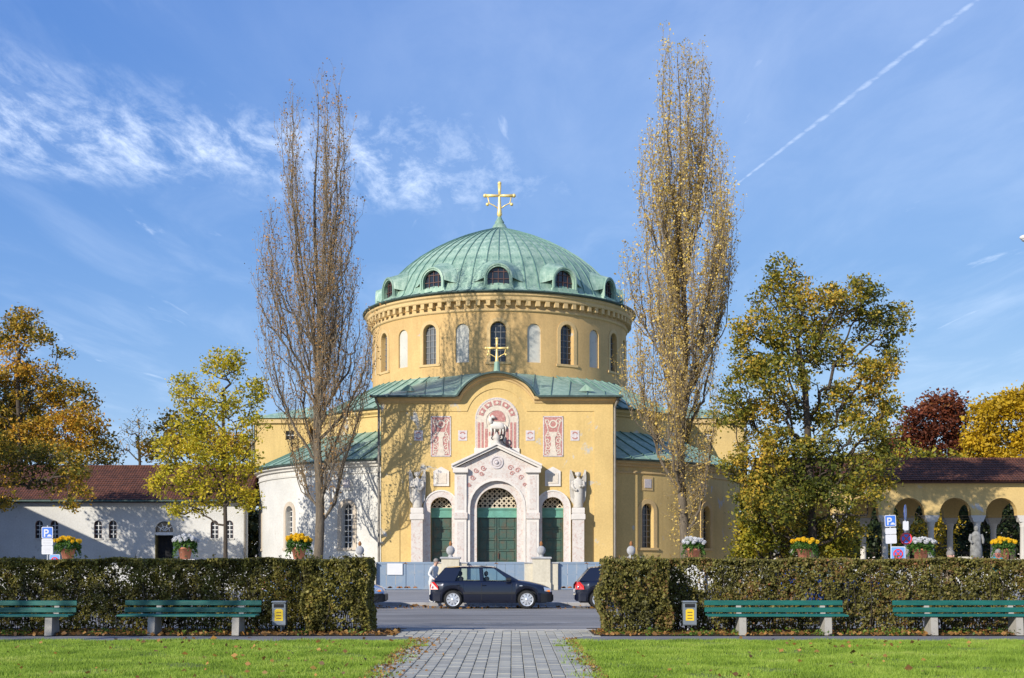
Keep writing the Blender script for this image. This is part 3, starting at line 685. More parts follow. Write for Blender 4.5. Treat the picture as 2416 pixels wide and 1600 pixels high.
for uc in (-4.92, -2.15, 2.09, 4.9):
    pn = MB().prism([(uc - .28, 8.95), (uc + .28, 8.95), (uc + .28, 9.6), (uc - .28, 9.6)], mf, -.01, .03).build('mosaic_panel', M['mosgrey'], CH)
    sc = MB(); sc.ribbon(arc(uc, 9.33, .15, .3, pi - .3), .07, mf, .02, .045); sc.ribbon(arc(uc, 9.22, .15, pi + .3, 2 * pi - .3), .07, mf, .02, .045); sc.build('scrollwork', M['mosred'], pn)
# lunette with the white lamb
LZ = 10.3; LR = 1.37
lun = MB().prism(arch_path(0, LR, 8.2, LZ, 24), mf, -.01, .05).build('lunette', M['mospale'], CH)
bl = MB()
for i in range(17):
    a = pi * (i + .5) / 17; c_, s_ = cos(a), sin(a); bl.ribbon([(1.31 * cos(a - .07), LZ + 1.31 * sin(a - .07)), (1.31 * cos(a + .07), LZ + 1.31 * sin(a + .07))], .07, mf, .03, .07)
for sg in (-1, 1):
    for k in range(9): bl.ribbon([(sg * 1.31, 8.45 + k * .2), (sg * 1.31, 8.58 + k * .2)], .07, mf, .03, .07)
bl.build('border_blocks', M['mosgrey'], lun)
rd = MB()
for i in range(5):
    a0 = radians(12) + i * radians(32.3); rd.ribbon(arc(0, LZ, 1.03, a0, a0 + radians(25), 8), .30, mf, .03, .075)
for sg in (-1, 1):
    for x, w in ((1.13, .15), (.90, .13), (.66, .17)): rd.ribbon([(sg * x, 8.5), (sg * x, 10.1 if x > .8 else 9.7)], w, mf, .03, .072)
rd.prism(arc(.02, LZ + .02, .52, -.35, pi + .2, 18), mf, .03, .08)
rd.ribbon([(-.5, 9.25), (.5, 9.25)], .5, mf, .03, .07)
rd.build('red_field', M['mosred'], lun)
dl = MB()
for i in range(5):
    a = radians(12 + 12.5) + i * radians(32.3); c_ = (1.03 * cos(a), LZ + 1.03 * sin(a)); dl.prism([(c_[0] + .11 * cos(t + a), c_[1] + .11 * sin(t + a)) for t in (0, pi / 2, pi, 3 * pi / 2)], mf, .06, .10); dl.build('diamond_inlay', M['mospale'], lun); dl = MB()
dl.ribbon(arc(0, 10.18, .72, -.5, pi + .5, 26), .10, mf, .03, .085)
dl.build('pale_inlay', M['mospale'], lun)
MB().rng(-1.42, 1.42, FY - .12, FY + .01, 8.1, 8.48).build('lunette_sill', M['marbleplain'], CH)
lb = MB(); ly = FY - .16
def rr(cx, cy, cz, rx, rz, n=10, ry=.12): return [(cx + rx * cos(2 * pi * q / n) * 0 , cy + ry * cos(2 * pi * q / n), cz + rz * sin(2 * pi * q / n)) for q in range(n)]
lb.loft([rr(x, ly, z, 0, r, 10, d) for x, z, r, d in ((-.44, 9.98, .10, .07), (-.36, 9.94, .23, .12), (-.1, 9.88, .25, .13), (.2, 9.86, .25, .13), (.4, 9.84, .22, .11), (.47, 9.82, .1, .05))])
lb.tube([(-.34, ly, 10.0), (-.42, ly, 10.25), (-.36, ly, 10.42)], [.17, .13, .11], 8)
lb.tube([(-.34, ly - .02, 10.46), (-.22, ly - .03, 10.42), (-.08, ly - .03, 10.36)], [.10, .10, .05], 8); lb.tube([(-.42, ly, 10.46), (-.5, ly, 10.38)], [.05, .03], 6)
for x in (-.36, -.14, .2, .38): lb.tube([(x, ly, 9.75), (x + .02, ly, 9.5), (x - .01, ly, 9.22)], [.07, .05, .045], 7)
lb.tube([(.44, ly, 9.95), (.56, ly, 9.8), (.56, ly, 9.55)], [.06, .06, .04], 6)
lb.build('lamb_relief', M['marbleplain'], CH, True)
MB().prism([(-.5, 8.5), (.5, 8.5), (.5, 9.2), (.42, 9.24), (-.42, 9.24), (-.5, 9.2)], mf, .05, .22).build('lamb_pedestal', M['marbleplain'], CH)

# ---------------- portal
PD = .70; mpp = flat(0, FY - PD)
zt = lambda u: 8.42 - abs(u) * (1.26 / 2.6)
portal = wall(MB(), mpp, -2.6, 2.6, -.14, zt, [(0, 3.3, -.12, SP, True)], .32, .2)
for sg in (-1, 1): portal.add([(sg * 2.6, FY - PD, -.14), (sg * 2.6, FY, -.14), (sg * 2.6, FY, 7.16), (sg * 2.6, FY - PD, 7.16)], [(0, 1, 2, 3)])
portal.add([(-2.6, FY - PD, 7.16), (0, FY - PD, 8.42), (0, FY, 8.42), (-2.6, FY, 7.16), (2.6, FY - PD, 7.16), (2.6, FY, 7.16)], [(0, 1, 2, 3), (4, 5, 2, 1)])
po = portal.build('portal', M['marble'], CH)
arch_band(MB(), flat(0, FY - PD + .32), 0, 1.25, 1.66, -.12, SP, -.3, .06).build('archivolt', M['marble'], po)
arch_band(MB(), mpp, 0, 1.66, 1.80, -.12, SP, -.02, .05).build('arch_moulding', M['marbleplain'], po)
for sg in (-1, 1):
    x0, x1 = sorted((sg * 1.88, sg * 2.62)); pb = MB()
    pb.bevbox(x0, x1, FY - PD - .14, FY - PD + .01, -.12, 6.86, .02); ps = pb.build('pilaster', M['marbleplain'], po)
    MB().bevbox(x0 - .06, x1 + .06, FY - PD - .22, FY - PD + .01, 4.0, 4.42, .04).build('capital_block', M['marble'], ps)
    MB().bevbox(x0 - .05, x1 + .05, FY - PD - .22, FY - PD + .01, -.12, .9, .03).build('pilaster_base', M['marble'], ps)
    MB().rng(x0 + .16, x1 - .16, FY - PD - .155, FY - PD - .13, 1.1, 3.85).build('inlay', M['marble'], ps)
    MB().rng(x0 + .16, x1 - .16, FY - PD - .155, FY - PD - .13, 4.6, 6.7).build('inlay', M['marble'], ps)
    MB().bevbox(x0 - .10, x1 + .12 if sg > 0 else x1 + .10, FY - PD - .34, FY - PD + .01, 6.86, 7.2, .05).build('capital', M['marbleplain'], ps)
    a = (sg * 2.78, 7.18); b = (0, 8.55); n = (sg * .42 * .26, .9 * .26)
    rk = MB()
    for d0, d1, o0, o1 in ((-PD, .30, 0, .16), (-PD, .42, .16, .28)):
        rk.prism([(a[0], a[1] + o0 - .05), (b[0], b[1] + o0 - .1), (b[0], b[1] + o1 - .1), (a[0] + sg * .05, a[1] + o1 - .05)], mpp, d0, d1)
    rk.build('raking_cornice', M['marbleplain'], po)
md = MB(); md.ribbon(arc(0, 7.55, .36, 0, 2 * pi, 24), .10, mpp, 0, .06); md.ribbon(arc(0, 7.55, .2, 0, 2 * pi, 20), .12, mpp, 0, .05); md.ball((0, FY - PD - .03, 7.53), .13); md.build('medallion', M['mosgrey'], po)
tp = MB()
for sg in (-1, 1):
    for zc, xx, r in ((7.2, .85, .18), (7.05, 1.3, .17), (6.6, 1.5, .17), (6.15, 1.72, .12), (6.85, .95, .15)): tp.ribbon(spiral(sg * xx, zc, r, 0, sg * 1.3), .05, mpp, 0, .03)
tp.build('scrollwork', M['mosred'], po)
ir = MB(); iy = FY - PD + .1
ir.tube([(.06, iy, 8.75), (.1, iy, 9.1), (.06, iy, 9.5)], .045, 6); ir.tube([(x, iy, z) for x, z in spiral(.28, 9.15, .24, pi, 1.2)], .05, 6); ir.tube([(.3, iy, 8.95), (.45, iy, 8.75), (.95, iy, 8.45)], .04, 6); ir.tube([(x, iy, z) for x, z in spiral(-.22, 9.05, .15, 0, 1.1)], .035, 6)
ir.build('iron_scroll', M['iron'], po)
MB().lathe([(.3, 8.55), (.34, 8.7), (.16, 8.85), (.22, 9.0), (.24, 9.15), (.1, 9.3), (.03, 9.42)], 12).build('apex_finial', M['stone'], po, True, loc=(0, FY - PD - .02, 0))
# ---------------- doors
def doorset(parent, uc, r, dd, leaves, rows):
    mp = flat(uc, FY - dd)          # dd negative = recessed
    ds = MB().rng(uc - r - .02, uc + r + .02, FY - dd + .0, FY - dd + .12, -.12, SP - .52).build('door', M['doorgreen'], parent)
    lw = 2 * r / leaves
    for i in range(leaves):
        x0 = -r + i * lw; lf = MB()
        for a, b in ((x0 + .03, x0 + .11), (x0 + lw - .11, x0 + lw - .03)): lf.prism([(a, -.1), (b, -.1), (b, SP - .56), (a, SP - .56)], mp, 0, .06)
        rows_z = np.linspace(-.1, SP - .62, rows + 1)
        for z in rows_z: lf.prism([(x0 + .11, z), (x0 + lw - .11, z), (x0 + lw - .11, z + .09), (x0 + .11, z + .09)], mp, 0, .06)
        cols = 2
        for j in range(rows):
            for c in range(cols):
                w_ = (lw - .22) / cols; a = x0 + .11 + c * w_ + .04; b = a + w_ - .08; z0_, z1_ = rows_z[j] + .14, rows_z[j + 1] - .05
                lf.prism([(a, z0_), (b, z0_), (b, z1_), (a, z1_)], mp, 0, .035)
        lf.build('door_leaf', M['doorgreen'], ds)
    if leaves == 2: MB().tube([(uc + .1, FY - dd - .1, 1.55), (uc + .1, FY - dd - .12, 1.9)], .03, 6).build('handle', M['brownframe'], ds)
    lt = MB(); lt.prism([(-r, SP - .52), (r, SP - .52), (r, SP - .08), (-r, SP - .08)], mp, -.1, .10); lt.prism([(-r, SP - .1), (r, SP - .1), (r, SP), (-r, SP)], mp, -.1, .17); lt.prism([(-r, SP - .60), (r, SP - .60), (r, SP - .50), (-r, SP - .50)], mp, -.1, .15)
    lt.build('lintel', M['doorlight'], parent)
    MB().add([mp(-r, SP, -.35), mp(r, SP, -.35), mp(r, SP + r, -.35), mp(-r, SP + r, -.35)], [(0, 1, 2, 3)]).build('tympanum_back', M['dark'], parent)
    la = MB(); s_ = .30
    k = -r * 3
    n = int(6 * r / s_)
    for i in range(n):
        c = -3 * r + i * s_
        for sg in (1, -1):
            pts = []
            for t in np.linspace(-r, r, 41):
                z = sg * t + c
                if 0.0 <= z and t * t + z * z <= r * r: pts.append((t, SP + z))
            if len(pts) >= 2: la.ribbon([pts[0], pts[-1]], .06, mp, .0, .05 if sg > 0 else .045)
    for i in range(int(r / s_) + 1):
        z = i * s_
        for j in range(-12, 13):
            x = j * s_
            if x * x + z * z < (r - .06) ** 2: la.ribbon(arc(x, SP + z, .075, 0, 2 * pi, 8), .04, mp, .0, .052)
    la.ribbon([(-r, SP + .02), (r, SP + .02)], .05, mp, 0, .06)
    la.build('lattice', M['lattice'], parent)
doorset(po, 0, 1.25, -.5, 2, 6)
for uc in (-3.49, 3.51):
    sp_ = arch_band(MB(), mf, uc, .67, 1.06, -.12, SP, -.02, .16).build('side_portal', M['marble'], CH)
    arch_band(MB(), mf, uc, 1.03, 1.12, -.12, SP, 0, .20).build('arch_moulding', M['marbleplain'], sp_)
    doorset(sp_, uc, .67, -.58, 1, 6)
    px = MB().prism([(uc - .49, 6.1), (uc + .49, 6.1), (uc + .49, 7.05), (uc, 7.32), (uc - .49, 7.05)], mf, 0, .10).build('tablet', M['marbleplain'], CH)
    MB().prism([(uc - .34, 6.25), (uc + .34, 6.25), (uc + .34, 6.9), (uc - .34, 6.9)], mf, .09, .13).build('tablet_field', M['mospale'], px)
# ---------------- angels on pillars beside the doors
def angel(name, x, label, flip):
    base = Vector((XC + x, YC + FY - .42, 0))
    pl = empty('statue_pillar', (base.x, base.y, 0), 'pale marble pillar carrying the angel ' + ('near the leafy shadow' if flip < 0 else 'beside the drain pipe'), 'pillar', 'pillars under the angel statues')
    MB().bevbox(-.36, .36, -.36, .41, -.12, 4.1, .03).build('shaft', M['marble'], pl)
    MB().bevbox(-.43, .43, -.43, .41, 3.95, 4.36, .06).build('capital', M['marbleplain'], pl)
    MB().bevbox(-.39, .39, -.39, .41, 4.36, 4.72, .03).build('upper_block', M['marbleplain'], pl)
    MB().bevbox(-.45, .45, -.45, .41, -.12, .8, .04).build('pillar_base', M['marble'], pl)
    a = empty(name, (base.x, base.y, 4.72), label, 'statue', 'angel statues on the facade')
    def ring(z, rx, ry, cx=0.0, cy=0.0, n=16, fold=0.0): return [(cx + rx * cos(t) * (1 + fold * sin(7 * t + z * 3)), cy + ry * sin(t) * (1 + fold * sin(7 * t + z * 3)), z) for t in [2 * pi * q / n for q in range(n)]]
    b = MB()
    b.loft([ring(0, .27, .22, fold=.10), ring(.08, .31, .25, fold=.10), ring(.6, .27, .22, .02 * flip, 0, fold=.09), ring(1.05, .29, .22, .03 * flip, fold=.05), ring(1.35, .30, .21, 0, 0, fold=.03), ring(1.6, .33, .20), ring(1.78, .24, .16), ring(1.86, .1, .1), ring(1.93, .085, .09)])
    b.ball((0.0, -.03, 2.08), .15, 14, 10, (.9, 1, 1.15)); b.tube([(0, -.17, 2.08), (0, -.2, 2.05)], [.02, .025], 5)
    for sg in (-1, 1):
        b.tube([(sg * .3, 0, 1.66), (sg * .37, -.05, 1.35), (sg * .18, -.26, 1.2 + .12 * sg * flip)], [.11, .10, .08], 8); b.ball((sg * .12, -.28, 1.22 + .12 * sg * flip), .08, 8, 6)
    for k in range(14):
        t = 2 * pi * k / 14; b.ball((.14 * cos(t), -.01 + .14 * sin(t) * .9 + .02, 2.13 + .06 * sin(3 * t)), .06, 6, 5)
    b.build('figure', M['stone'], a, True)
    w = MB()
    for sg in (-1, 1):
        w.prism([(sg * .10, .55), (sg * .3, .25), (sg * .46, .5), (sg * .52, 1.2), (sg * .53, 2.0), (sg * .50, 2.36), (sg * .42, 2.40), (sg * .34, 2.15), (sg * .22, 1.85), (sg * .1, 1.7)], lambda u, z, d: (u, -d, z), -.30, -.12)
        for k in range(4): w.ribbon([(sg * (.2 + .09 * k), .55 + .05 * k), (sg * (.25 + .08 * k), 1.3), (sg * (.28 + .065 * k), 1.95 + .1 * k)], .035, lambda u, z, d: (u, -d, z), -.14, -.09)
    w.build('wings', M['stone'], a)
angel('angel_statue', -4.97, 'stone angel statue beside the shaded wall under tree shadow', -1)
angel('angel_statue', 5.08, 'stone angel statue casting its shadow on sunny yellow wall', 1)

# ------------------------------------------------------------------ long white building
M['tile'] = None
def tilemat():
    m, nt, b, N, L = newmat('clay_tiles')
    n = cramp(nt, tex(nt, 2.2, 6, .7), [(.3, (.05, .02, .014)), (.5, (.105, .038, .022)), (.7, (.18, .062, .034))])
    w = N('ShaderNodeTexWave'); w.wave_type = 'BANDS'; w.bands_direction = 'X'; w.inputs['Scale'].default_value = 1.6; w.inputs['Distortion'].default_value = .4; tc = N('ShaderNodeTexCoord'); L(tc.outputs['Object'], w.inputs[0])
    L(mixc(nt, .55, n, cramp(nt, w.outputs['Fac'], [(.1, (.5, .45, .45)), (.6, (1.1, 1.1, 1.1))]), 'MULTIPLY'), b.inputs['Base Color']); b.inputs['Roughness'].default_value = .85; bump(nt, b, w.outputs['Fac'], .6, .05); return m
M['tile'] = tilemat()
def tiled_roof(name, parent, x0, x1, ye, ze, yr, zr, yb, course=.32):
    """stepped tile courses from front eave (ye,ze) to ridge (yr,zr) and a plain rear slope to yb"""
    L_ = sqrt((yr - ye) ** 2 + (zr - ze) ** 2); n = max(2, int(L_ / course)); ro = None
    dy, dz = (yr - ye) / L_, (zr - ze) / L_
    ro = MB().add([(x0, ye, ze - .06), (x1, ye, ze - .06), (x1, yr, zr - .06), (x0, yr, zr - .06), (x1, yb, ze - .06), (x0, yb, ze - .06)], [(0, 1, 2, 3), (3, 2, 4, 5), (0, 3, 5), (1, 4, 2)]).build(name, M['tile'], parent)
    for i in range(n):
        s0, s1 = L_ * i / n, L_ * (i + 1) / n + .04; h = .05
        a = (ye + dy * s0 - dz * h, ze + dz * s0 + dy * h); b = (ye + dy * s1, ze + dz * s1)
        MB().add([(x0, *a), (x1, *a), (x1, *b), (x0, *b), (x0, ye + dy * s0, ze + dz * s0), (x1, ye + dy * s0, ze + dz * s0)], [(0, 1, 2, 3), (4, 5, 1, 0)]).build('tile_course', M['tile'], ro)
    MB().tube([(x0, yr, zr + .02), (x1, yr, zr + .02)], .11, 8).build('ridge', M['tile'], ro)
    return ro
WY = 93.0; WB = empty('white_hall', (-40, WY, 0), 'long low white hall with red tiled roof and small arched windows', 'building')
mw = lambda u, z, d: (u + 40, -d, z)
wx = [PX(x, WY) for x in (92, 128, 231, 266, 506, 541)]
dx_ = PX(387, WY)
wops = [(x, .56, 3.0, 3.98, True) for x in wx] + [(dx_, 1.3, -.12, 3.55, True)]
wall(MB(), mw, -62, -18.7, -.15, 5.62, wops, .3, 1.2).build('wall', M['whitewall'], WB)
for x in wx:
    wn = window(WB, mw, x, .56, 3.0, 3.98, -.22, M['glass'], 1, .3, M['whitebar'], .05, frame=M['brownframe'])
    MB().prism([(x - .36, 2.9), (x + .36, 2.9), (x + .36, 3.0), (x - .36, 3.0)], mw, -.02, .07).build('sill', M['whitetrim'], wn)
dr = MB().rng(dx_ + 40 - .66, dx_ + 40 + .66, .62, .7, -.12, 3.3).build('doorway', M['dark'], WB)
MB().rng(dx_ + 40 - .64, dx_ + 40 - .58, .02, .6, -.1, 3.25).build('open_door', plain('olive_door', (.14, .12, .05), .6), dr)
MB().prism([(dx_ - .65, 3.22), (dx_ + .65, 3.22), (dx_ + .65, 3.42), (dx_ - .65, 3.42)], mw, -.3, -.08).build('transom', M['whitebar'], WB)
fl = pane(MB(), mw, dx_, .66, 3.4, 3.55, -.28).build('fanlight', M['glass'], WB)
fb = MB()
for a in (35, 70, 110, 145): fb.ribbon([(dx_, 3.5), (dx_ + .62 * cos(radians(a)), 3.5 + .62 * sin(radians(a)))], .05, mw, -.27, -.2)
fb.ribbon(arc(dx_, 3.5, .34, 0, pi), .05, mw, -.27, -.21); fb.build('glazing_bars', M['whitebar'], fl)
MB().rng(-22, 21.3, -.28, .0, 5.5, 5.66).build('eaves_board', M['brownframe'], WB)
MB().tube([(-22, -.5, 5.62), (21.2, -.5, 5.62)], .09, 8).build('gutter', M['coppergutter'], WB)
MB().tube([(21.1, -.12, -.1), (21.1, -.12, 5.4), (21.1, -.45, 5.6)], .07, 8).build('drain_pipe', M['pipe'], WB)
tiled_roof('tiled_roof', WB, -22, 21.35, -.5, 5.72, 4.6, 8.38, 9.6)
# wing that stands further left and throws the slanting shadow on the hall
WG = empty('gabled_wing', (-45, 78, 0), 'white gabled wing standing out of view left of the hall', 'building')
gx = 10.7
wg = MB(); wg.add([(-22, 5, -.1), (gx, 5, -.1), (gx, 5, 7.0), (-6, 5, 14.6), (-22, 5, 7)], [(0, 1, 2, 3, 4)]); wg.add([(-22, -6, -.1), (gx, -6, -.1), (gx, -6, 7.0), (-6, -6, 14.6), (-22, -6, 7)], [(0, 1, 2, 3, 4)])
wg.add([(gx, -6, -.1), (gx, 5, -.1), (gx, 5, 7.0), (gx, -6, 7.0)], [(0, 1, 2, 3)]); wg.build('wall', M['whitewall'], WG)
MB().add([(gx + .2, -6.2, 6.95), (gx + .2, 5.2, 6.95), (-6, 5.2, 14.7), (-6, -6.2, 14.7), (-22, -6.2, 7.1), (-22, 5.2, 7.1)], [(0, 1, 2, 3), (3, 2, 5, 4)]).build('roof', M['tile'], WG)

# ------------------------------------------------------------------ arcade on the right
AY = 84.0; AC = empty('arcade', (28, AY, 0), 'open yellow arcade with round arches, stone columns and brown tiled roof', 'building')
sp = PX(2254, AY) - PX(2145, AY); a0 = PX(2254, AY) - 28; cen = [a0 + k * sp for k in range(-3, 6)]
for j, yy in ((0, 0.0), (1, 5.2)):
    ma = (lambda yy: (lambda u, z, d: (u, yy - d, z)))(yy)
    wm_ = MB()
    wall(wm_, ma, cen[0] - sp / 2 - 2.0, cen[-1] + sp / 2, 4.30, 6.5, [(c, sp - .95, 4.30, 4.44, True) for c in cen], .5, .5)
    wm2 = MB(); ma2 = (lambda yy: (lambda u, z, d: (u, yy + .5 - d, z)))(yy); wall(wm_, ma2, cen[0] - sp / 2 - 2.0, cen[-1] + sp / 2, 4.30, 6.5, [(c, sp - .95, 4.30, 4.44, True) for c in cen], .01, .5)
    wm_.build('arcade_wall', M['yellow'], AC)
    for c in [cen[0] - sp / 2] + [c + sp / 2 for c in cen]:
        cm = MB().lathe([(.27, -.1), (.27, .12), (.22, .2), (.205, .3), (.185, 3.55), (.22, 3.6), (.2, 3.68), (.3, 3.95)], 14)
        co = cm.build('column', M['stone'] if j == 0 else M['marbleplain'], AC, True, loc=(c, yy + .25, 0))
        MB().add([(-.3, -.27, 3.9), (.3, -.27, 3.9), (.3, .27, 3.9), (-.3, .27, 3.9), (-.48, -.27, 4.32), (.48, -.27, 4.32), (.48, .27, 4.32), (-.48, .27, 4.32)], [(0, 1, 5, 4), (1, 2, 6, 5), (2, 3, 7, 6), (3, 0, 4, 7), (3, 2, 1, 0)]).build('impost', M['stone'], co)
xl, xr = cen[0] - sp / 2 - 2.0, cen[-1] + sp / 2
MB().rng(xl, xr, .55, 5.15, 5.95, 6.05).build('ceiling', plain('dark_timber', (.05, .035, .025), .8), AC)
MB().rng(xl, xr, -.25, 5.9, -.2, -.02).build('floor_slab', M['paving'], AC)
MB().rng(xl, xr, -.3, .0, 6.36, 6.5).build('eaves_board', M['brownframe'], AC)
tiled_roof('tiled_roof', AC, xl, xr, -.6, 6.52, 2.85, 8.1, 6.3, .3)
# linking wall between arcade and chapel
MB().rng(-12.2, xl, .1, .6, -.1, 6.4).build('end_wall', M['yellow'], AC)
# ------------------------------------------------------------------ fence, pillars, low walls, pots
FNY = 67.0
M['fenceblue'] = mottled('blue_grey_sheet', (.20, .27, .36), (.25, .29, .33), 3, .5, .7, .5)
M['rust'] = plain('rust', (.28, .12, .04), .9, var=.4, scale=6)
M['creamwall'] = stucco('cream_pillar', (.62, .57, .45), patch=(.58, .54, .46), patch_amt=.66, stain=.35)
M['greystone'] = plain('grey_stone', (.36, .36, .36), .9, var=.25, scale=4)
M['terra'] = mottled('terracotta', (.52, .20, .11), (.66, .42, .33), 5, .58, .7, .85)
pill_px = [849, 1063, 1277, 1489]
for i, px_ in enumerate(pill_px):
    x = PX(px_, FNY)
    lab = ['cream gate pillar with stone ball half hidden by end of hedge', 'cream gate pillar with stone ball behind the hatchback roof', 'cream gate pillar with stone ball in front of the side door', 'gate pillar with stone ball against the patched yellow wall'][i]
    g = empty('gate_pillar', (x, FNY, -.06), lab, 'pillar', 'gate pillars along the blue fence')
    MB().bevbox(-.45, .45, -.4, .4, 0, 1.58, .015).build('shaft', M['creamwall'], g)
    MB().bevbox(-.48, .48, -.43, .43, 0, .38, .02).build('plinth', M['creamwall'], g)
    MB().bevbox(-.52, .52, -.47, .47, 1.58, 1.69, .03).build('cap', M['greystone'], g)
    for sg in (-1, 1):
        s_ = MB().bevbox(min(sg * .45, sg * .84), max(sg * .45, sg * .84), -.25, .25, 0, 1.34, .015).build('side_pier', M['creamwall'], g)
        MB().bevbox(min(sg * .45, sg * .88), max(sg * .45, sg * .88), -.29, .29, 1.34, 1.42, .02).build('pier_cap', M['greystone'], s_)
    MB().lathe([(.13, 1.69), (.13, 1.74), (.08, 1.78), (.14, 1.82), (.205, 1.92), (.225, 2.02), (.205, 2.12), (.14, 2.2), (.06, 2.25)], 16).build('stone_ball', M['greystone'], g, True)
    MB().lathe([(.05, 2.24), (.075, 2.29), (.09, 2.36), (.06, 2.44), (.015, 2.5)], 8).build('rusty_finial', M['rust'], g, True)
flab = ['blue-grey sheet fence panel carrying the white notice', 'blue-grey sheet fence panel in front of the main portal', 'blue-grey sheet fence panel behind the half hidden dark car']
for i in range(3):
    x0, x1 = PX(pill_px[i], FNY) + .86, PX(pill_px[i + 1], FNY) - .86
    f = empty('fence_panel', ((x0 + x1) / 2, FNY, -.06), flab[i], 'fence', 'blue sheet fence panels'); w = (x1 - x0) / 2
    n = 6
    for k in range(n):
        a, b = -w + 2 * w * k / n, -w + 2 * w * (k + 1) / n
        MB().bevbox(a + .006, b - .006, -.02 + .004 * (k % 2), .02, .03, 1.40, .006).build('sheet', M['fenceblue'], f)
    fr = MB(); fr.rng(-w, w, -.045, -.022, 1.33, 1.43); fr.rng(-w, w, -.045, -.022, .03, .11); fr.rng(-w, w, .02, .06, .75, .82)
    for xx in (-w + .03, 0, w - .03): fr.rng(xx - .03, xx + .03, -.05, -.021, .02, 1.41)
    fr.build('frame', M['fenceblue'], f)
    rs = MB()
    for k in range(7):
        xx = random.uniform(-w + .2, w - .2); rs.prism([(xx - .12, .10), (xx + .14, .10), (xx + .05, .19), (xx - .06, .17)], lambda u, z, d: (u, -.046 - d, z), 0, .004)
    rs.prism([(-.1, 1.34), (.13, 1.34), (.02, 1.41)], lambda u, z, d: (u, -.046 - d, z), 0, .004)
    rs.build('rust_patches', M['rust'], f)
nx = PX(932, FNY)
nt_ = MB().bevbox(-.39, .39, -.012, .012, -.29, .29, .004).build('notice_board', plain('white_sheet', (.62, .62, .63), .6, var=.03), loc=(nx, FNY - .07, PZ(1343, FNY)))
tag(nt_, 'white notice sheet fixed to the blue-grey fence', 'notice')
nl = MB()
for k in range(5): nl.rng(-.3, .3 - .1 * (k % 2), -.0165, -.0125, .17 - k * .085, .19 - k * .085)
nl.build('print_lines', plain('grey_print', (.62, .62, .63), .7), nt_)
for x0, x1, lab in ((-34, PX(849, FNY) - .9, 'low white wall behind the hedge on the side of the white hall'), (PX(1489, FNY) + .9, 30, 'low white wall behind the hedge on the side of the arcade')):
    lw = MB().rng(x0, x1, FNY - .18, FNY + .18, -.08, 1.22).build('low_wall', M['whitewall']); tag(lw, lab, 'wall')
    MB().bevbox(x0, x1, FNY - .25, FNY + .25, 1.22, 1.32, .02).build('coping', M['greystone'], lw)
pots = [(160, 0), (437, 1), (705, 0), (1636, 1), (1898, 0), (2172, 1), (2368, 0)]
plab = ['terracotta pot of yellow chrysanthemums beside the parking sign', 'terracotta pot of white chrysanthemums in front of the hall doorway', 'terracotta pot of yellow chrysanthemums beside the bare poplar trunk', 'terracotta pot of white chrysanthemums under the leafy poplar trunk',
        'terracotta pot of yellow chrysanthemums under the large oak', 'terracotta pot of white chrysanthemums beside the cluster of road signs', 'terracotta pot of yellow chrysanthemums in the last arch of the arcade']
M['potleaf'] = leafmat('chrysanthemum_leaves', [(0, (.02, .06, .01)), (.5, (.06, .14, .02)), (1, (.16, .26, .05))], .3)
M['petaly'] = leafmat('yellow_petals', [(0, (.75, .42, .01)), (.5, (.86, .58, .02)), (1, (.92, .72, .06))], .3)
M['petalw'] = leafmat('white_petals', [(0, (.60, .60, .60)), (1, (.80, .80, .80))], .3)
def leaf_quads(C, size, rng, flat=0.0, aspect=.6, up=None):
    """diamond leaves at centres C -> vertices, faces"""
    n = len(C); a = rng.normal(size=(n, 3)); a[:, 2] *= (1 - flat) ; a /= np.linalg.norm(a, axis=1)[:, None] + 1e-9
    b = rng.normal(size=(n, 3)); b -= a * (a * b).sum(1)[:, None]; b /= np.linalg.norm(b, axis=1)[:, None] + 1e-9
    s = (np.asarray(size) * np.clip(rng.lognormal(0, .32, n), .45, 1.9))[:, None] if np.ndim(size) == 0 else (size * rng.uniform(.7, 1.35, n))[:, None]
    nrm = np.cross(a, b); k = rng.uniform(-.25, .25, n)[:, None] * s
    V = np.stack([C - a * s * .5, C + b * s * aspect * .5 + nrm * k * .5, C + a * s * .5, C - b * s * aspect * .5 + nrm * k * .5], 1).reshape(-1, 3)
    return V, np.arange(4 * n).reshape(-1, 4)
def pom(mat):
    rng = np.random.default_rng(3); d = rng.normal(size=(90, 3)); d /= np.linalg.norm(d, axis=1)[:, None]; mb = MB(); mb.ball((0, 0, 0), .075, 8, 6)
    for v in d:
        v = Vector(v); t = v.orthogonal().normalized(); t.rotate(Matrix.Rotation(rng.uniform(0, 6.28), 3, v)); s2 = v.cross(t)
        mb.add([v * .06 - t * .02, v * .09 + s2 * .028, v * .125 + t * .012, v * .09 - s2 * .028], [(0, 1, 2, 3)])
    return mb.mesh('flower', mat)
pomy, pomw = pom(M['petaly']), pom(M['petalw'])
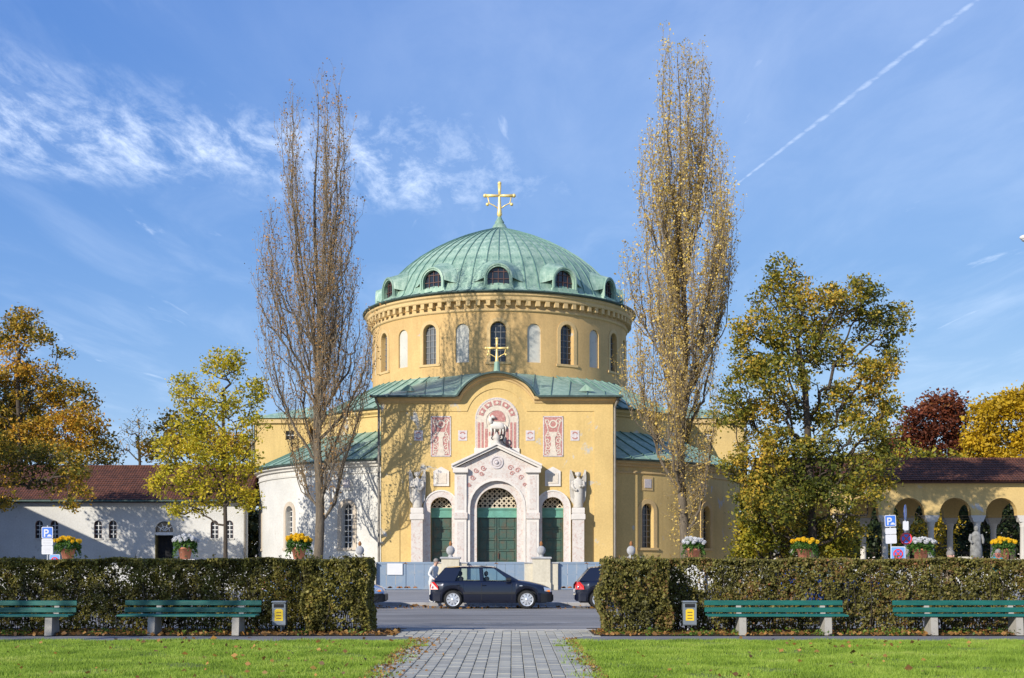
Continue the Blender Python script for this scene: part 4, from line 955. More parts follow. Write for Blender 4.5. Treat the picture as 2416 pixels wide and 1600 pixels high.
for i, (px_, wh) in enumerate(pots):
    x = PX(px_, FNY)
    pe = empty('wall_pier', (x, FNY, -.06), ['square stone pier under the pot ' + t for t in ('beside the parking sign', 'before the hall doorway', 'beside the bare poplar trunk', 'under the leafy poplar trunk', 'under the large oak', 'beside the road signs', 'in the last arch of the arcade')][i], 'pier', 'piers of the low wall')
    MB().bevbox(-.5, .5, -.45, .45, 0, 1.46, .02).build('shaft', M['whitewall'], pe); MB().bevbox(-.62, .62, -.55, .55, 1.46, 1.57, .03).build('cap', M['marbleplain'], pe)
    rng = np.random.default_rng(100 + i); sc_ = random.uniform(.95, 1.05)
    p = empty('flower_pot', (x, FNY, 1.51), plab[i], 'flower pot', 'potted chrysanthemums on the low wall', rng.uniform(0, 6)); ps_ = rng.uniform(.88, 1.12); p.scale = (ps_, ps_, rng.uniform(.9, 1.08))
    MB().lathe([(.0, .0), (.25, .0), (.36, .48), (.40, .48), (.40, .58), (.35, .58), (.33, .5), (0, .5)], 24).build('pot', M['terra'], p, True)
    n = 900; t = rng.uniform(0, 2 * pi, n); r = .62 * sc_ * np.sqrt(rng.uniform(0, 1, n)); z = .72 + .25 * (1 - (r / .66) ** 2) + rng.normal(0, .07, n) - .42 * np.maximum(0, r - .42)
    V, Fq = leaf_quads(np.stack([r * np.cos(t), r * np.sin(t), z], 1), .13, rng, 0, .5)
    V2 = []; C2 = []
    for k in range(26):   # drooping side shoots
        a = rng.uniform(0, 2 * pi); L_ = rng.uniform(.25, .6)
        for q in range(16): s_ = q / 16; C2.append((cos(a) * (.34 + .34 * s_), sin(a) * (.34 + .34 * s_), .62 - L_ * s_ * s_ + rng.normal(0, .03)))
    Vb, Fb = leaf_quads(np.array(C2), .12, rng, 0, .5)
    np_mesh('foliage', np.vstack([V, Vb]), np.vstack([Fq, Fb + len(V)]), M['potleaf'], p)
    k = 0
    pts = []
    tries = 0
    nfl = int(rng.integers(15, 29))
    while len(pts) < nfl and tries < 4000:
        tries += 1
        a = rng.uniform(0, 2 * pi); r_ = .66 * sqrt(rng.uniform(0, 1)); q = (r_ * cos(a) * sc_, r_ * sin(a), .92 + .22 * (1 - (r_ / .68) ** 2) + rng.uniform(-.05, .06))
        if all((q[0] - b[0]) ** 2 + (q[1] - b[1]) ** 2 + (q[2] - b[2]) ** 2 > .035 for b in pts): pts.append(q)
    for q in pts:
        f = link('flower', pomw if wh else pomy, p, q, (random.uniform(0, 3), random.uniform(0, 3), 0)); s_ = random.uniform(.8, 1.1); f.scale = (s_, s_, s_)

# ------------------------------------------------------------------ road signs
M['signwhite'] = plain('sign_white', (.62, .62, .64), .4, var=.03, bmp=0); M['signblue'] = plain('sign_blue', (.05, .17, .60), .35, var=.05, bmp=0)
M['signred'] = plain('sign_red', (.70, .05, .06), .35, var=.05, bmp=0); M['galv'] = plain('galvanised_steel', (.45, .46, .47), .4, metal=.5, var=.1)
M['signgrey'] = plain('sign_print', (.45, .45, .47), .5, bmp=0)
mfr = lambda u, z, d: (u, -d, z)
def rrect(w, h, zc, r=.04):
    p = []
    for cx, cz, a in ((w / 2 - r, h / 2 - r, 0), (-w / 2 + r, h / 2 - r, pi / 2), (-w / 2 + r, -h / 2 + r, pi), (w / 2 - r, -h / 2 + r, 1.5 * pi)):
        p += [(cx + r * cos(a + pi / 2 * k / 4), zc + cz + r * sin(a + pi / 2 * k / 4)) for k in range(5)]
    return p
def letter(ch, size, mat, parent, u, z, d, sx=1.0):
    cu = bpy.data.curves.new('letter', 'FONT'); cu.body = ch; cu.size = size; cu.align_x = 'CENTER'; cu.extrude = .001; cu.offset = size * .02
    to = bpy.data.objects.new('letter', cu); COL.objects.link(to); dg = bpy.context.evaluated_depsgraph_get(); me = bpy.data.meshes.new_from_object(to.evaluated_get(dg)); bpy.data.objects.remove(to)
    me.materials.clear(); me.materials.append(mat); o = link('letter', me, parent, (u, -d, z), (radians(90), 0, 0)); o.scale = (sx, 1, 1); return o
def plate(parent, w, h, zc, x=0.0, mat=None, name='sign_plate', y=-.04):
    return MB().prism(rrect(w, h, zc), mfr, .0, .006).build(name, mat or M['signwhite'], parent, loc=(x, y, 0))
def parking(parent, zc, w=.43, h=.44):
    p = plate(parent, w, h, zc); MB().prism(rrect(w - .05, h - .05, zc, .03), mfr, .006, .009).build('blue_field', M['signblue'], p)
    letter('P', .40, M['signwhite'], p, -.045, zc - .15, .0125)
    c = MB(); c.prism([(.0, zc - .15), (.17, zc - .15), (.175, zc - .11), (.14, zc - .10), (.12, zc - .065), (.05, zc - .065), (.02, zc - .10), (.0, zc - .11)], mfr, .009, .012); c.build('car_symbol', M['signwhite'], p); return p
def nostop(parent, R, zc, x=0.0, y=-.04, cross_=True):
    p = MB().prism([(R * cos(2 * pi * k / 28), zc + R * sin(2 * pi * k / 28)) for k in range(28)], mfr, 0, .006).build('round_plate', M['signblue'], parent, loc=(x, y, 0))
    r = MB(); r.ribbon(arc(0, zc, R * .86, 0, 2 * pi, 28), R * .27, mfr, .006, .009); r.ribbon([(-R * .6, zc + R * .6), (R * .6, zc - R * .6)], R * .22, mfr, .006, .0094)
    if cross_: r.ribbon([(-R * .6, zc - R * .6), (R * .6, zc + R * .6)], R * .22, mfr, .006, .0090)
    r.build('red_ring', M['signred'], p); return p
def post(parent, h, r=.03): return MB().tube([(0, 0, -.2), (0, 0, h)], r, 10).build('post', M['galv'], parent)
def prints(p, w, zc, h, n):
    mb = MB()
    for k in range(n): mb.prism([(-w * .38, zc + h * .3 - k * h * .6 / max(1, n - 1) - .008), (w * (.38 - .1 * (k % 2)), zc + h * .3 - k * h * .6 / max(1, n - 1) - .008), (w * (.38 - .1 * (k % 2)), zc + h * .3 - k * h * .6 / max(1, n - 1) + .008), (-w * .38, zc + h * .3 - k * h * .6 / max(1, n - 1) + .008)], mfr, .0065, .008)
    mb.build('print_lines', M['signgrey'], p)
SY = 50.0
s = empty('parking_sign', (PX(112.5, SY), SY, -.06), 'blue parking sign with white plates in front of the white hall', 'road sign', 'road signs'); zo = .06
post(s, PZ(1240, SY) + zo); parking(s, PZ(1257, SY) + zo); q = plate(s, .43, .26, PZ(1279.5, SY) + zo); prints(q, .43, PZ(1279.5, SY) + zo, .2, 3); q = plate(s, .43, .32, PZ(1298, SY) + zo); prints(q, .43, PZ(1298, SY) + zo, .26, 4)
s = empty('no_stopping_sign', (PX(130, SY + .6), SY + .6, -.06), 'blue square no-stopping sign half hidden by hedge beside yellow flowers', 'road sign', 'road signs')
post(s, PZ(1312, SY)); plate(s, .40, .42, PZ(1321, SY) + zo, mat=M['signwhite']); MB().prism(rrect(.36, .38, PZ(1321, SY) + zo, .03), mfr, .006, .009).build('blue_field', plain('sign_pale_blue', (.16, .34, .75), .4, bmp=0), s, loc=(0, -.04, 0)); nostop(s, .145, PZ(1323, SY) + zo, 0, -.051)
s = empty('parking_sign', (PX(2108, SY), SY, -.06), 'blue parking sign with white plates in front of the arcade', 'road sign', 'road signs'); s.rotation_euler = (0, radians(-2.5), 0)
post(s, PZ(1214, SY) + zo); parking(s, PZ(1229, SY) + zo); q = plate(s, .42, .24, PZ(1253, SY) + zo); q = plate(s, .42, .34, PZ(1272, SY) + zo)
s = empty('direction_sign', (PX(2136, SY + 1), SY + 1, -.06), 'tall post with blue arrow disc above a red-ringed no-stopping disc', 'road sign', 'road signs')
post(s, PZ(1190, SY) + zo, .035); zc = PZ(1209.5, SY + 1) + zo
d = MB().prism([(.31 * cos(2 * pi * k / 28), zc + .31 * sin(2 * pi * k / 28)) for k in range(28)], mfr, 0, .008).build('blue_disc', M['signblue'], s, loc=(-.02, -.05, 0), rot=(0, 0, radians(64)))
a_ = MB(); a_.ribbon([(-.06, zc - .2), (-.06, zc + .02), (-.02, zc + .08), (.08, zc + .1)], .09, mfr, .008, .011); a_.prism([(.06, zc - .02), (.22, zc + .1), (.06, zc + .22)], mfr, .008, .011); a_.build('arrow', M['signwhite'], d)
plate(s, .22, .36, PZ(1240.5, SY + 1) + zo, y=-.045); nostop(s, .235, PZ(1271, SY + 1) + zo, .02, -.05)
s = empty('no_stopping_sign', (PX(2118, SY - .5), SY - .5, -.06), 'pale blue square sign with red ring just above the hedge', 'road sign', 'road signs')
post(s, PZ(1300, SY)); zc = PZ(1307, SY - .5) + zo; plate(s, .56, .56, zc); MB().prism(rrect(.50, .50, zc, .03), mfr, .006, .009).build('blue_field', bpy.data.materials['sign_pale_blue'], s, loc=(0, -.04, 0)); nostop(s, .19, zc, 0, -.051)
# street lamp whose head reaches into view at the edge of the picture
sl_ = empty('street_lamp', (PX(2480, 34), 34, -.1), 'street lamp head reaching in at the edge of the sky', 'street lamp')
zl_ = PZ(566, 34) + .1
MB().tube([(0, 0, -.2), (0, 0, zl_ - .8), (0, 0, zl_ - .2), (-.2, 0, zl_ + .05), (-.45, 0, zl_ + .1)], [.09, .07, .05, .04, .04], 10).build('pole', M['galv'], sl_)
MB().ball((-.62, 0, zl_ + .06), .2, 14, 8, (1, .6, .4)).build('lamp_head', M['signwhite'], sl_, True); MB().ball((-.62, 0, zl_ - .01), .15, 12, 8, (1, .6, .3)).build('lens', M['galv'], sl_, True)
# ------------------------------------------------------------------ trees
def barkmat(name, c):
    m, nt, b, N, L = newmat(name); L(cramp(nt, tex(nt, 3, 6, .7, (3, 3, .6)), [(.3, tuple(x * .45 for x in c)), (.7, tuple(x * 1.3 for x in c))]), b.inputs['Base Color'])
    b.inputs['Roughness'].default_value = .95; bump(nt, b, tex(nt, 6, 5, .7, (4, 4, .8)), .8, .05); return m
M['bark'] = barkmat('dark_bark', (.075, .058, .042)); M['barkpop'] = barkmat('poplar_bark', (.15, .12, .085)); M['twig'] = barkmat('poplar_twigs', (.40, .31, .19))
class Wood:
    """many thin tubes collected in numpy-friendly lists"""
    def __init__(s): s.V = []; s.F = []; s.n = 0
    def tube(s, pts, rad, n):
        pts = np.asarray(pts, float); k = len(pts); t = np.gradient(pts, axis=0); t /= np.linalg.norm(t, axis=1)[:, None] + 1e-9
        ref = np.array([.37, .81, .11]); a = np.cross(t, ref); a /= np.linalg.norm(a, axis=1)[:, None] + 1e-9; b = np.cross(t, a)
        w = 2 * pi * np.arange(n) / n; rad = np.broadcast_to(np.asarray(rad, float), (k,))
        V = pts[:, None, :] + (a[:, None, :] * np.cos(w)[None, :, None] + b[:, None, :] * np.sin(w)[None, :, None]) * rad[:, None, None]
        i = np.arange(k - 1)[:, None] * n; q = np.arange(n)[None, :]; r = (q + 1) % n
        s.F.append((np.stack([i + q, i + r, i + n + r, i + n + q], -1).reshape(-1, 4)) + s.n); s.V.append(V.reshape(-1, 3)); s.n += k * n
    def build(s, name, mat, parent): 
        o = np_mesh(name, np.vstack(s.V), np.vstack(s.F), mat, parent); o.data.polygons.foreach_set('use_smooth', [True] * len(o.data.polygons)); return o
def grow(root, trunk, lobes, natt, seed, step=.55, r_tip=.018, expo=.47, rtrunk=None, rise=.35):
    """branches from trunk nodes to points spread through the crown lobes; returns Wood and tip/fine nodes"""
    rng = np.random.default_rng(seed); A = []
    vol = np.array([l[3] * l[4] * l[5] for l in lobes]) ** .75; vol = vol / vol.sum()
    for l, v in zip(lobes, vol):
        m = max(4, int(natt * v)); d = rng.normal(size=(m, 3)); d /= np.linalg.norm(d, axis=1)[:, None]; rr_ = rng.uniform(.15, 1, m) ** .5
        A.append(np.array(l[:3]) + d * rr_[:, None] * np.array(l[3:6]))
    A = np.vstack(A); nodes = [np.array(p, float) for p in trunk]; par = [-1] + list(range(len(trunk) - 1)); c0 = np.array(trunk[-1])
    # order: near the trunk first
    T = np.array(trunk, float); dist = np.min(np.linalg.norm(A[:, None] - T[None], axis=2), axis=1); chains = []
    for i in np.argsort(dist):
        a = A[i]; Nn = np.array(nodes); d = np.linalg.norm(Nn - a, axis=1) + 1.3 * np.maximum(0, Nn[:, 2] - a[2] + .3 * np.linalg.norm((Nn - a)[:, :2], axis=1)); d[0] += 50
        j = int(np.argmin(d)); p0 = nodes[j]; L_ = np.linalg.norm(a - p0); k = max(1, int(L_ / step)); prev = j; ids = [j]
        jit = rng.normal(0, .10, (k + 1, 3)) * step; sag = rise * L_ * .25
        for q in range(1, k + 1):
            t = q / k; p = p0 + (a - p0) * t; p = p + jit[q] * (1 if q < k else .3) + np.array([0, 0, -sag * sin(pi * t) * .5]); nodes.append(p); par.append(prev); prev = len(nodes) - 1; ids.append(prev)
        chains.append(ids)
    n = len(nodes); cnt = np.zeros(n); child = np.zeros(n, int)
    for i in range(n): 
        if par[i] >= 0: child[par[i]] += 1
    for i in range(n - 1, -1, -1):
        if child[i] == 0: cnt[i] = 1
        if par[i] >= 0: cnt[par[i]] += cnt[i]
    rad = r_tip * cnt ** expo
    if rtrunk: rad = rad * 1.0; k = len(trunk); rad[:k] = np.maximum(rad[:k] * .4, np.linspace(rtrunk, rtrunk * .55, k))
    w = Wood(); w.tube(np.array(trunk), rad[:len(trunk)], 10); Nn = np.array(nodes)
    for ids in chains:
        r_ = rad[ids].copy(); r_[0] = min(r_[0], r_[1] * 1.35); w.tube(Nn[ids], r_, 6 if r_[0] > .06 else 4)
    return w, Nn, cnt, rng
def tree(name, label, base_px, Yd, trunk_px, lobes_px, natt, leaf_mat, leaf_size, per, spread, seed, rtrunk, group=None, fine=6, bark=None, depth=.85, wire=0, cat='tree'):
    b = Vector((PX(base_px, Yd), Yd, -.1)); s = Yd / F
    t = empty(name, b, label, cat, group)
    tr = [np.array((0, 0, -.1))] + [np.array((PX(x, Yd) - b.x, dy, PZ(y, Yd) - b.z)) for x, y, dy in trunk_px]
    # refine trunk
    TT = []
    for p, q in zip(tr[:-1], tr[1:]):
        k = max(2, int(np.linalg.norm(q - p) / .8))
        for i in range(k): TT.append(p + (q - p) * i / k)
    TT.append(tr[-1]); L_ = []; rg = np.random.default_rng(seed + 500)
    for l in lobes_px:
        x, y, rx, ry = l[:4]; dd = l[4] if len(l) > 4 else rg.uniform(-.35, .35) * rx * s * 2
        L_.append((PX(x, Yd) - b.x, dd, PZ(y, Yd) - b.z, rx * s, max(rx, ry) * s * depth, ry * s))
    w, N_, cnt, rng = grow(None, TT, L_, natt, seed, rtrunk=rtrunk)
    w.build('trunk', bark or M['bark'], t)
    tips = N_[len(TT):][cnt[len(TT):] <= fine]
    C = np.repeat(tips, per, 0) + rng.normal(0, spread, (len(tips) * per, 3)) * np.array([1, 1, .75])
    C = C[C[:, 2] > .15]
    V, Fq = leaf_quads(C, leaf_size, rng, .25, .62); np_mesh('crown', V, Fq, leaf_mat, t); return t
OLIVE = [(0, (0.022, 0.034, 0.006)), (.28, (0.085, 0.104, 0.016)), (.5, (0.221, 0.208, 0.026)), (.75, (0.520, 0.351, 0.039)), (1, (0.754, 0.390, 0.058))]
M['leafoak'] = leafmat('oak_leaves', OLIVE, .3, clump=.22, cw=.55)
M['leafgreenyel'] = leafmat('yellow_green_leaves', [(0, (.05, .07, .01)), (.3, (.17, .18, .015)), (.6, (.38, .32, .025)), (1, (.58, .40, .04))], .35, clump=.4, cw=.45)
M['leafbrownyel'] = leafmat('autumn_leaves', [(0, (0.035, 0.045, 0.008)), (.3, (0.138, 0.138, 0.018)), (.6, (0.500, 0.312, 0.030)), (1, (0.850, 0.375, 0.044))], .3, clump=.2, cw=.55)
M['leafred'] = leafmat('rusty_red_leaves', [(0, (.03, .016, .008)), (.4, (.13, .035, .018)), (.75, (.25, .07, .026)), (1, (.24, .15, .02))], .3, clump=.2, cw=.5)
M['leafyellow'] = leafmat('bright_yellow_leaves', [(0, (.20, .14, .008)), (.35, (.46, .31, .015)), (.7, (.64, .42, .02)), (1, (.72, .46, .03))], .35, clump=.25)
M['leafdark'] = leafmat('dark_green_leaves', [(0, (.008, .014, .006)), (.5, (.02, .035, .01)), (1, (.05, .07, .015))], .2, clump=.3)
M['leafpopbrown'] = leafmat('brown_poplar_leaves', [(0, (0.163, 0.106, 0.049)), (.5, (0.390, 0.227, 0.081)), (1, (0.617, 0.325, 0.098))], .3, clump=.3)
M['leafpopgold'] = leafmat('gold_poplar_leaves', [(0, (0.291, 0.200, 0.073)), (.4, (0.601, 0.419, 0.109)), (.8, (0.850, 0.637, 0.182)), (1, (0.728, 0.619, 0.127))], .35, clump=.25)
M['leafgold'] = leafmat('golden_leaves', [(0, (0.096, 0.120, 0.014)), (.3, (0.336, 0.324, 0.024)), (.6, (0.624, 0.516, 0.036)), (1, (0.840, 0.576, 0.060))], .4, clump=.4, cw=.45)
RT = 'trees around the chapel'
tree('oak_tree', 'large olive and gold oak in front of the arcade and chapel corner', 1925, 72, [(1915, 1180, .3), (1905, 1000, 0), (1898, 900, 0), (1880, 800, 0)],
     [(1850, 690, 75, 70), (1925, 735, 85, 60), (2010, 720, 70, 60), (2085, 760, 65, 60), (1790, 800, 75, 70), (1880, 800, 90, 60), (1755, 880, 55, 45), (1830, 900, 80, 55), (2090, 850, 60, 60), (1960, 830, 70, 50), (1730, 960, 50, 60), (1800, 980, 70, 60),
      (2060, 960, 75, 55), (1990, 1030, 80, 60), (1870, 1050, 90, 50), (1790, 1090, 85, 60), (2080, 1040, 55, 40), (1920, 1120, 110, 60), (2040, 1110, 80, 55), (1990, 1180, 80, 45), (1850, 1180, 90, 55), (1780, 1190, 50, 60), (1890, 1250, 90, 45), (1990, 1240, 60, 40), (2130, 740, 18, 18), (1850, 625, 25, 22), (1965, 930, 60, 40), (2040, 900, 45, 40), (1935, 985, 45, 35), (1860, 960, 50, 40)],
     1400, M['leafoak'], .165, 54, .25, 11, .27, RT, fine=2)
tree('shrub_tree', 'bushy yellow-green undergrowth tree below the large oak', 1820, 74.5, [(1820, 1280, 0), (1820, 1240, 0)],
     [(1780, 1255, 45, 60), (1860, 1270, 70, 55), (1940, 1275, 60, 50), (1990, 1290, 35, 35), (1800, 1180, 50, 60), (1760, 1300, 40, 30)], 420, M['leafgreenyel'], .17, 36, .24, 12, .10, RT, fine=2)
tree('young_tree', 'young yellow-green tree in front of the white hall', 532, 79, [(532, 1240, 0), (530, 1150, 0), (528, 1050, 0), (525, 950, 0)],
     [(520, 870, 45, 45), (550, 850, 25, 30), (600, 930, 40, 40), (445, 925, 35, 50), (520, 960, 60, 50), (450, 1000, 50, 45), (590, 1010, 45, 40), (410, 1070, 45, 45), (500, 1070, 70, 55), (560, 1100, 60, 50), (450, 1130, 70, 45), (385, 1140, 35, 30), (520, 1170, 80, 35), (590, 1180, 40, 25), (440, 1205, 55, 22)],
     620, M['leafgold'], .16, 36, .25, 13, .14, RT, fine=2)
tree('autumn_tree', 'large gold-brown tree rising behind the white hall', 45, 106, [(48, 1050, 0), (42, 930, 0), (45, 830, 0)],
     [(50, 760, 50, 35), (20, 800, 50, 40), (90, 800, 40, 28), (30, 880, 60, 40), (100, 900, 60, 45), (160, 940, 60, 45), (40, 970, 90, 50), (210, 1000, 50, 50), (130, 1020, 90, 50), (240, 1060, 40, 40), (30, 1050, 90, 45), (-40, 950, 60, 90), (180, 1080, 70, 30), (145, 835, 25, 8)],
     850, M['leafbrownyel'], .22, 44, .34, 14, .27, RT, fine=2)
tree('autumn_tree', 'gold-brown tree leaning in over the tiled roof from the side', -190, 82, [(-180, 1200, 0), (-160, 1080, 0), (-130, 1000, 0)],
     [(-120, 1000, 110, 90), (-30, 1060, 80, 50), (60, 1080, 70, 40), (140, 1100, 55, 40), (190, 1140, 35, 35), (20, 1130, 60, 30), (110, 1140, 50, 22), (-90, 1110, 80, 50), (0, 1185, 40, 18), (170, 1190, 18, 25)],
     620, M['leafbrownyel'], .18, 34, .25, 15, .3, RT, fine=2)
tree('thin_tree', 'thin half-bare tree behind the roof of the white hall', 330, 122, [(330, 1090, 0), (325, 1030, 0)], [(320, 1010, 40, 35), (290, 1050, 40, 25), (365, 1040, 40, 30), (335, 975, 15, 20)], 170, M['leafbrownyel'], .18, 2, .3, 16, .2, RT)
tree('background_tree', 'olive background tree between the hall roof and young tree', 415, 118, [(415, 1100, 0), (412, 1040, 0)], [(400, 1010, 45, 35), (450, 1040, 60, 45), (380, 1060, 50, 35), (560, 1060, 60, 40), (500, 1050, 60, 40)], 340, M['leafbrownyel'], .24, 26, .40, 17, .2, RT, fine=2)
tree('conifer_tree', 'dark conifer behind the gold-brown tree at the edge', 30, 116, [(30, 1000, 0), (40, 860, 0)], [(62, 870, 22, 25), (40, 920, 50, 30), (35, 970, 75, 30), (30, 1020, 90, 35), (25, 1070, 100, 35)], 420, M['leafdark'], .32, 12, .34, 18, .3, RT)
tree('red_tree', 'dark red tree above the arcade roof', 2195, 132, [(2195, 1150, 0), (2200, 1050, 0), (2205, 990, 0)], [(2215, 965, 55, 35), (2170, 1000, 60, 40), (2250, 990, 45, 45), (2140, 1050, 60, 40), (2210, 1050, 70, 45), (2270, 1050, 35, 45), (2120, 1100, 70, 40)], 560, M['leafred'], .30, 34, .46, 19, .3, RT, fine=2)
tree('yellow_tree', 'bright yellow rounded tree above the arcade roof', 2390, 126, [(2390, 1150, 0), (2390, 1030, 0)], [(2330, 980, 45, 35), (2380, 960, 60, 38), (2440, 960, 60, 50), (2310, 1040, 40, 45), (2370, 1040, 60, 50), (2440, 1040, 60, 60), (2300, 1090, 35, 30), (2370, 1100, 60, 40)], 640, M['leafyellow'], .30, 38, .46, 20, .3, RT, fine=2)
tree('yellow_shrub', 'yellow shrub seen through the second arch of the arcade', 2140, 99, [(2140, 1290, 0), (2140, 1250, 0)], [(2130, 1230, 28, 40), (2170, 1260, 30, 40), (2120, 1290, 35, 30), (2200, 1240, 20, 50)], 150, M['leafyellow'], .22, 8, .26, 21, .12, RT, cat='shrub')
tree('yellow_shrub', 'yellow shrub seen through the middle arch of the arcade', 2238, 101, [(2238, 1290, 0), (2238, 1240, 0)], [(2225, 1200, 22, 45), (2245, 1240, 30, 40), (2230, 1285, 35, 35)], 140, M['leafyellow'], .22, 8, .26, 22, .12, RT, cat='shrub')
tree('dark_tree', 'broad dark green tree seen through the arcade columns', 2300, 112, [(2300, 1280, 0), (2300, 1200, 0)], [(2050, 1230, 60, 80), (2150, 1220, 70, 80), (2260, 1230, 70, 80), (2340, 1220, 70, 80), (2420, 1230, 60, 80), (2010, 1280, 60, 50), (2120, 1290, 80, 40), (2300, 1290, 80, 40)], 600, M['leafdark'], .34, 22, .5, 23, .3, RT, fine=2)
tree('green_tree', 'low green tree at the foot of the red tree above the arcade roof', 2150, 118, [(2150, 1180, 0), (2150, 1090, 0)], [(2120, 1080, 70, 40), (2190, 1090, 60, 30), (2060, 1090, 60, 40), (2250, 1090, 50, 25)], 220, M['leafgreenyel'], .26, 8, .33, 24, .3, RT)

def poplar(label, base_px, Yd, trunk_px, outline, nlimb, leafmat_, nleaf, leaf_size, seed, shoots=0, twig_r=.0095):
    rng = np.random.default_rng(seed); b = np.array((PX(base_px, Yd), Yd, -.1)); s = Yd / F
    t = empty('poplar_tree', b, label, 'tree', 'tall poplars flanking the chapel')
    tz = np.array([PZ(y, Yd) - b[2] for x, y in trunk_px]); tx = np.array([PX(x, Yd) - b[0] for x, y in trunk_px])
    oy = np.array([PZ(y, Yd) - b[2] for y, l, r in outline]); ol = np.array([PX(l, Yd) - b[0] for y, l, r in outline]); orr = np.array([PX(r, Yd) - b[0] for y, l, r in outline])
    o = np.argsort(oy); oy, ol, orr = oy[o], ol[o], orr[o]; top = oy[-1] - .6 - .6
    w = Wood(); fine = Wood(); leaves = []
    zs = np.linspace(-.1, top * .97, 40); H = top
    tr = np.stack([np.interp(zs, tz, tx) + .12 * np.sin(zs * .5 + seed), .15 * np.sin(zs * .37), zs], 1)
    w.tube(tr, np.interp(zs, [0, 1, H * .35, H * .7, H], [.40, .30, .20, .08, .012]), 12)
    limbs = [tr[8:]]
    leaders = [tr[6:]]; nlead = 27
    for i in range(nlead):
        z0 = ((.10 if i < 14 else .24) + (.44 if i < 14 else .36) * ((i % 14) / 14) ** .9 + rng.uniform(-.02, .03)) * H
        z1 = min(H * rng.uniform(.93, .99), z0 + (rng.uniform(.16, .30) if i < 14 else rng.uniform(.32, .48)) * H); l, r = np.interp(z1, oy, ol), np.interp(z1, oy, orr); c, hw = (l + r) / 2, (r - l) / 2
        if i >= 21: z1 = H * rng.uniform(.92, .985); z0 = z1 - rng.uniform(.38, .48) * H; l, r = np.interp(z1, oy, ol), np.interp(z1, oy, orr); c, hw = (l + r) / 2, (r - l) / 2
        a = i * 2.4 + rng.uniform(-.4, .4); f = rng.uniform(.72, 1.0); ex, ey = c + hw * f * cos(a), hw * f * sin(a)
        p0 = np.array([np.interp(z0, zs, tr[:, 0]), np.interp(z0, zs, tr[:, 1]), z0]); k = 17; u = np.linspace(0, 1, k); lat = 1 - (1 - u) ** 2.0; zz = z0 + (z1 - z0) * (u ** 1.15)
        pts = np.stack([p0[0] + (ex - p0[0]) * lat, p0[1] + (ey - p0[1]) * lat, zz], 1); pts[1:-1] += rng.normal(0, .08, (k - 2, 3)); pts[:, 0] = np.clip(pts[:, 0], np.interp(pts[:, 2], oy, ol), np.interp(pts[:, 2], oy, orr))
        w.tube(pts, np.linspace(rng.uniform(.07, .12) * (1.25 - z0 / H), .014, k), 7); leaders.append(pts)
    limbs += leaders[1:]
    for i in range(nlimb):
        L0 = leaders[i % len(leaders)]; q = int(rng.uniform(.06, .6) * (len(L0) - 1)); p0 = L0[q]; z1 = min(H * .985, p0[2] + rng.uniform(.10, .26) * H); ref = np.array([np.interp(z1, L0[:, 2], L0[:, d_]) for d_ in range(2)])
        a = rng.uniform(0, 2 * pi); R_ = rng.uniform(.45, 1.15); ex, ey = ref[0] + R_ * cos(a), ref[1] + R_ * sin(a); k = 11; u = np.linspace(0, 1, k); lat = 1 - (1 - u) ** 2.0; zz = p0[2] + (z1 - p0[2]) * u ** 1.1
        pts = np.stack([p0[0] + (ex - p0[0]) * lat, p0[1] + (ey - p0[1]) * lat, zz], 1); pts[1:-1] += rng.normal(0, .07, (k - 2, 3)); pts[:, 0] = np.clip(pts[:, 0], np.interp(pts[:, 2], oy, ol), np.interp(pts[:, 2], oy, orr))
        w.tube(pts, np.linspace(rng.uniform(.03, .05), .009, k), 5); limbs.append(pts)
    for li, pts in enumerate(limbs):
        seg = np.linalg.norm(np.diff(pts, axis=0), axis=1); cum = np.concatenate([[0], np.cumsum(seg)]); L_ = cum[-1]
        d = L_ * (.06 if li else .25)
        while d < L_:
            p = np.array([np.interp(d, cum, pts[:, q]) for q in range(3)]); d += rng.uniform(.17, .45)
            a = rng.uniform(0, 2 * pi); ln = rng.uniform(.7, 2.1); out = rng.uniform(.12, .45)
            e = np.array([cos(a) * out, sin(a) * out, 1.0]) * ln * .85; mid = p + e * .45 + np.array([cos(a), sin(a), -.3]) * .12 * ln
            q_ = np.stack([p, mid, p + e]); fine.tube(q_, [twig_r * 1.5, twig_r, twig_r * .5], 3)
            if rng.random() < nleaf: leaves.append(q_[1:].repeat(2 if nleaf < .9 else 5, 0) + rng.normal(0, .13, (4 if nleaf < .9 else 10, 3)))
            for _ in range(2):
                f = rng.uniform(.2, .95); s0 = p + (mid - p) * f * 2 if f < .5 else mid + (q_[2] - mid) * (f - .5) * 2; a2 = rng.uniform(0, 2 * pi); l2 = rng.uniform(.25, .7)
                e2 = s0 + np.array([cos(a2) * .45, sin(a2) * .45, .9]) * l2; fine.tube(np.stack([s0, (s0 + e2) / 2 + rng.normal(0, .03, 3), e2]), [twig_r * .8, twig_r * .65, twig_r * .4], 3)
                if rng.random() < nleaf: leaves.append(e2[None] + rng.normal(0, .08, (2, 3)))
    if shoots:
        for i in range(shoots):
            z0 = rng.uniform(1.0, 8.5); a = rng.uniform(0, 2 * pi); p = np.array([np.interp(z0, zs, tr[:, 0]), np.interp(z0, zs, tr[:, 1]), z0]); ln = rng.uniform(.6, 2.0); e = p + np.array([cos(a) * .75, sin(a) * .75, rng.uniform(-.2, .9)]) * ln
            m_ = (p + e) / 2 + np.array([0, 0, .15]); fine.tube(np.stack([p, m_, e]), [.02, .015, .008], 3); u = rng.uniform(.2, 1, 16)[:, None]; leaves.append(p + (e - p) * u + rng.normal(0, .14, (16, 3)))
    w.build('trunk', M['barkpop'], t); fine.build('twigs', M['twig'], t)
    C = np.vstack(leaves); V, Fq = leaf_quads(C, leaf_size, rng, 0, .75); np_mesh('crown', V, Fq, leafmat_, t); return t
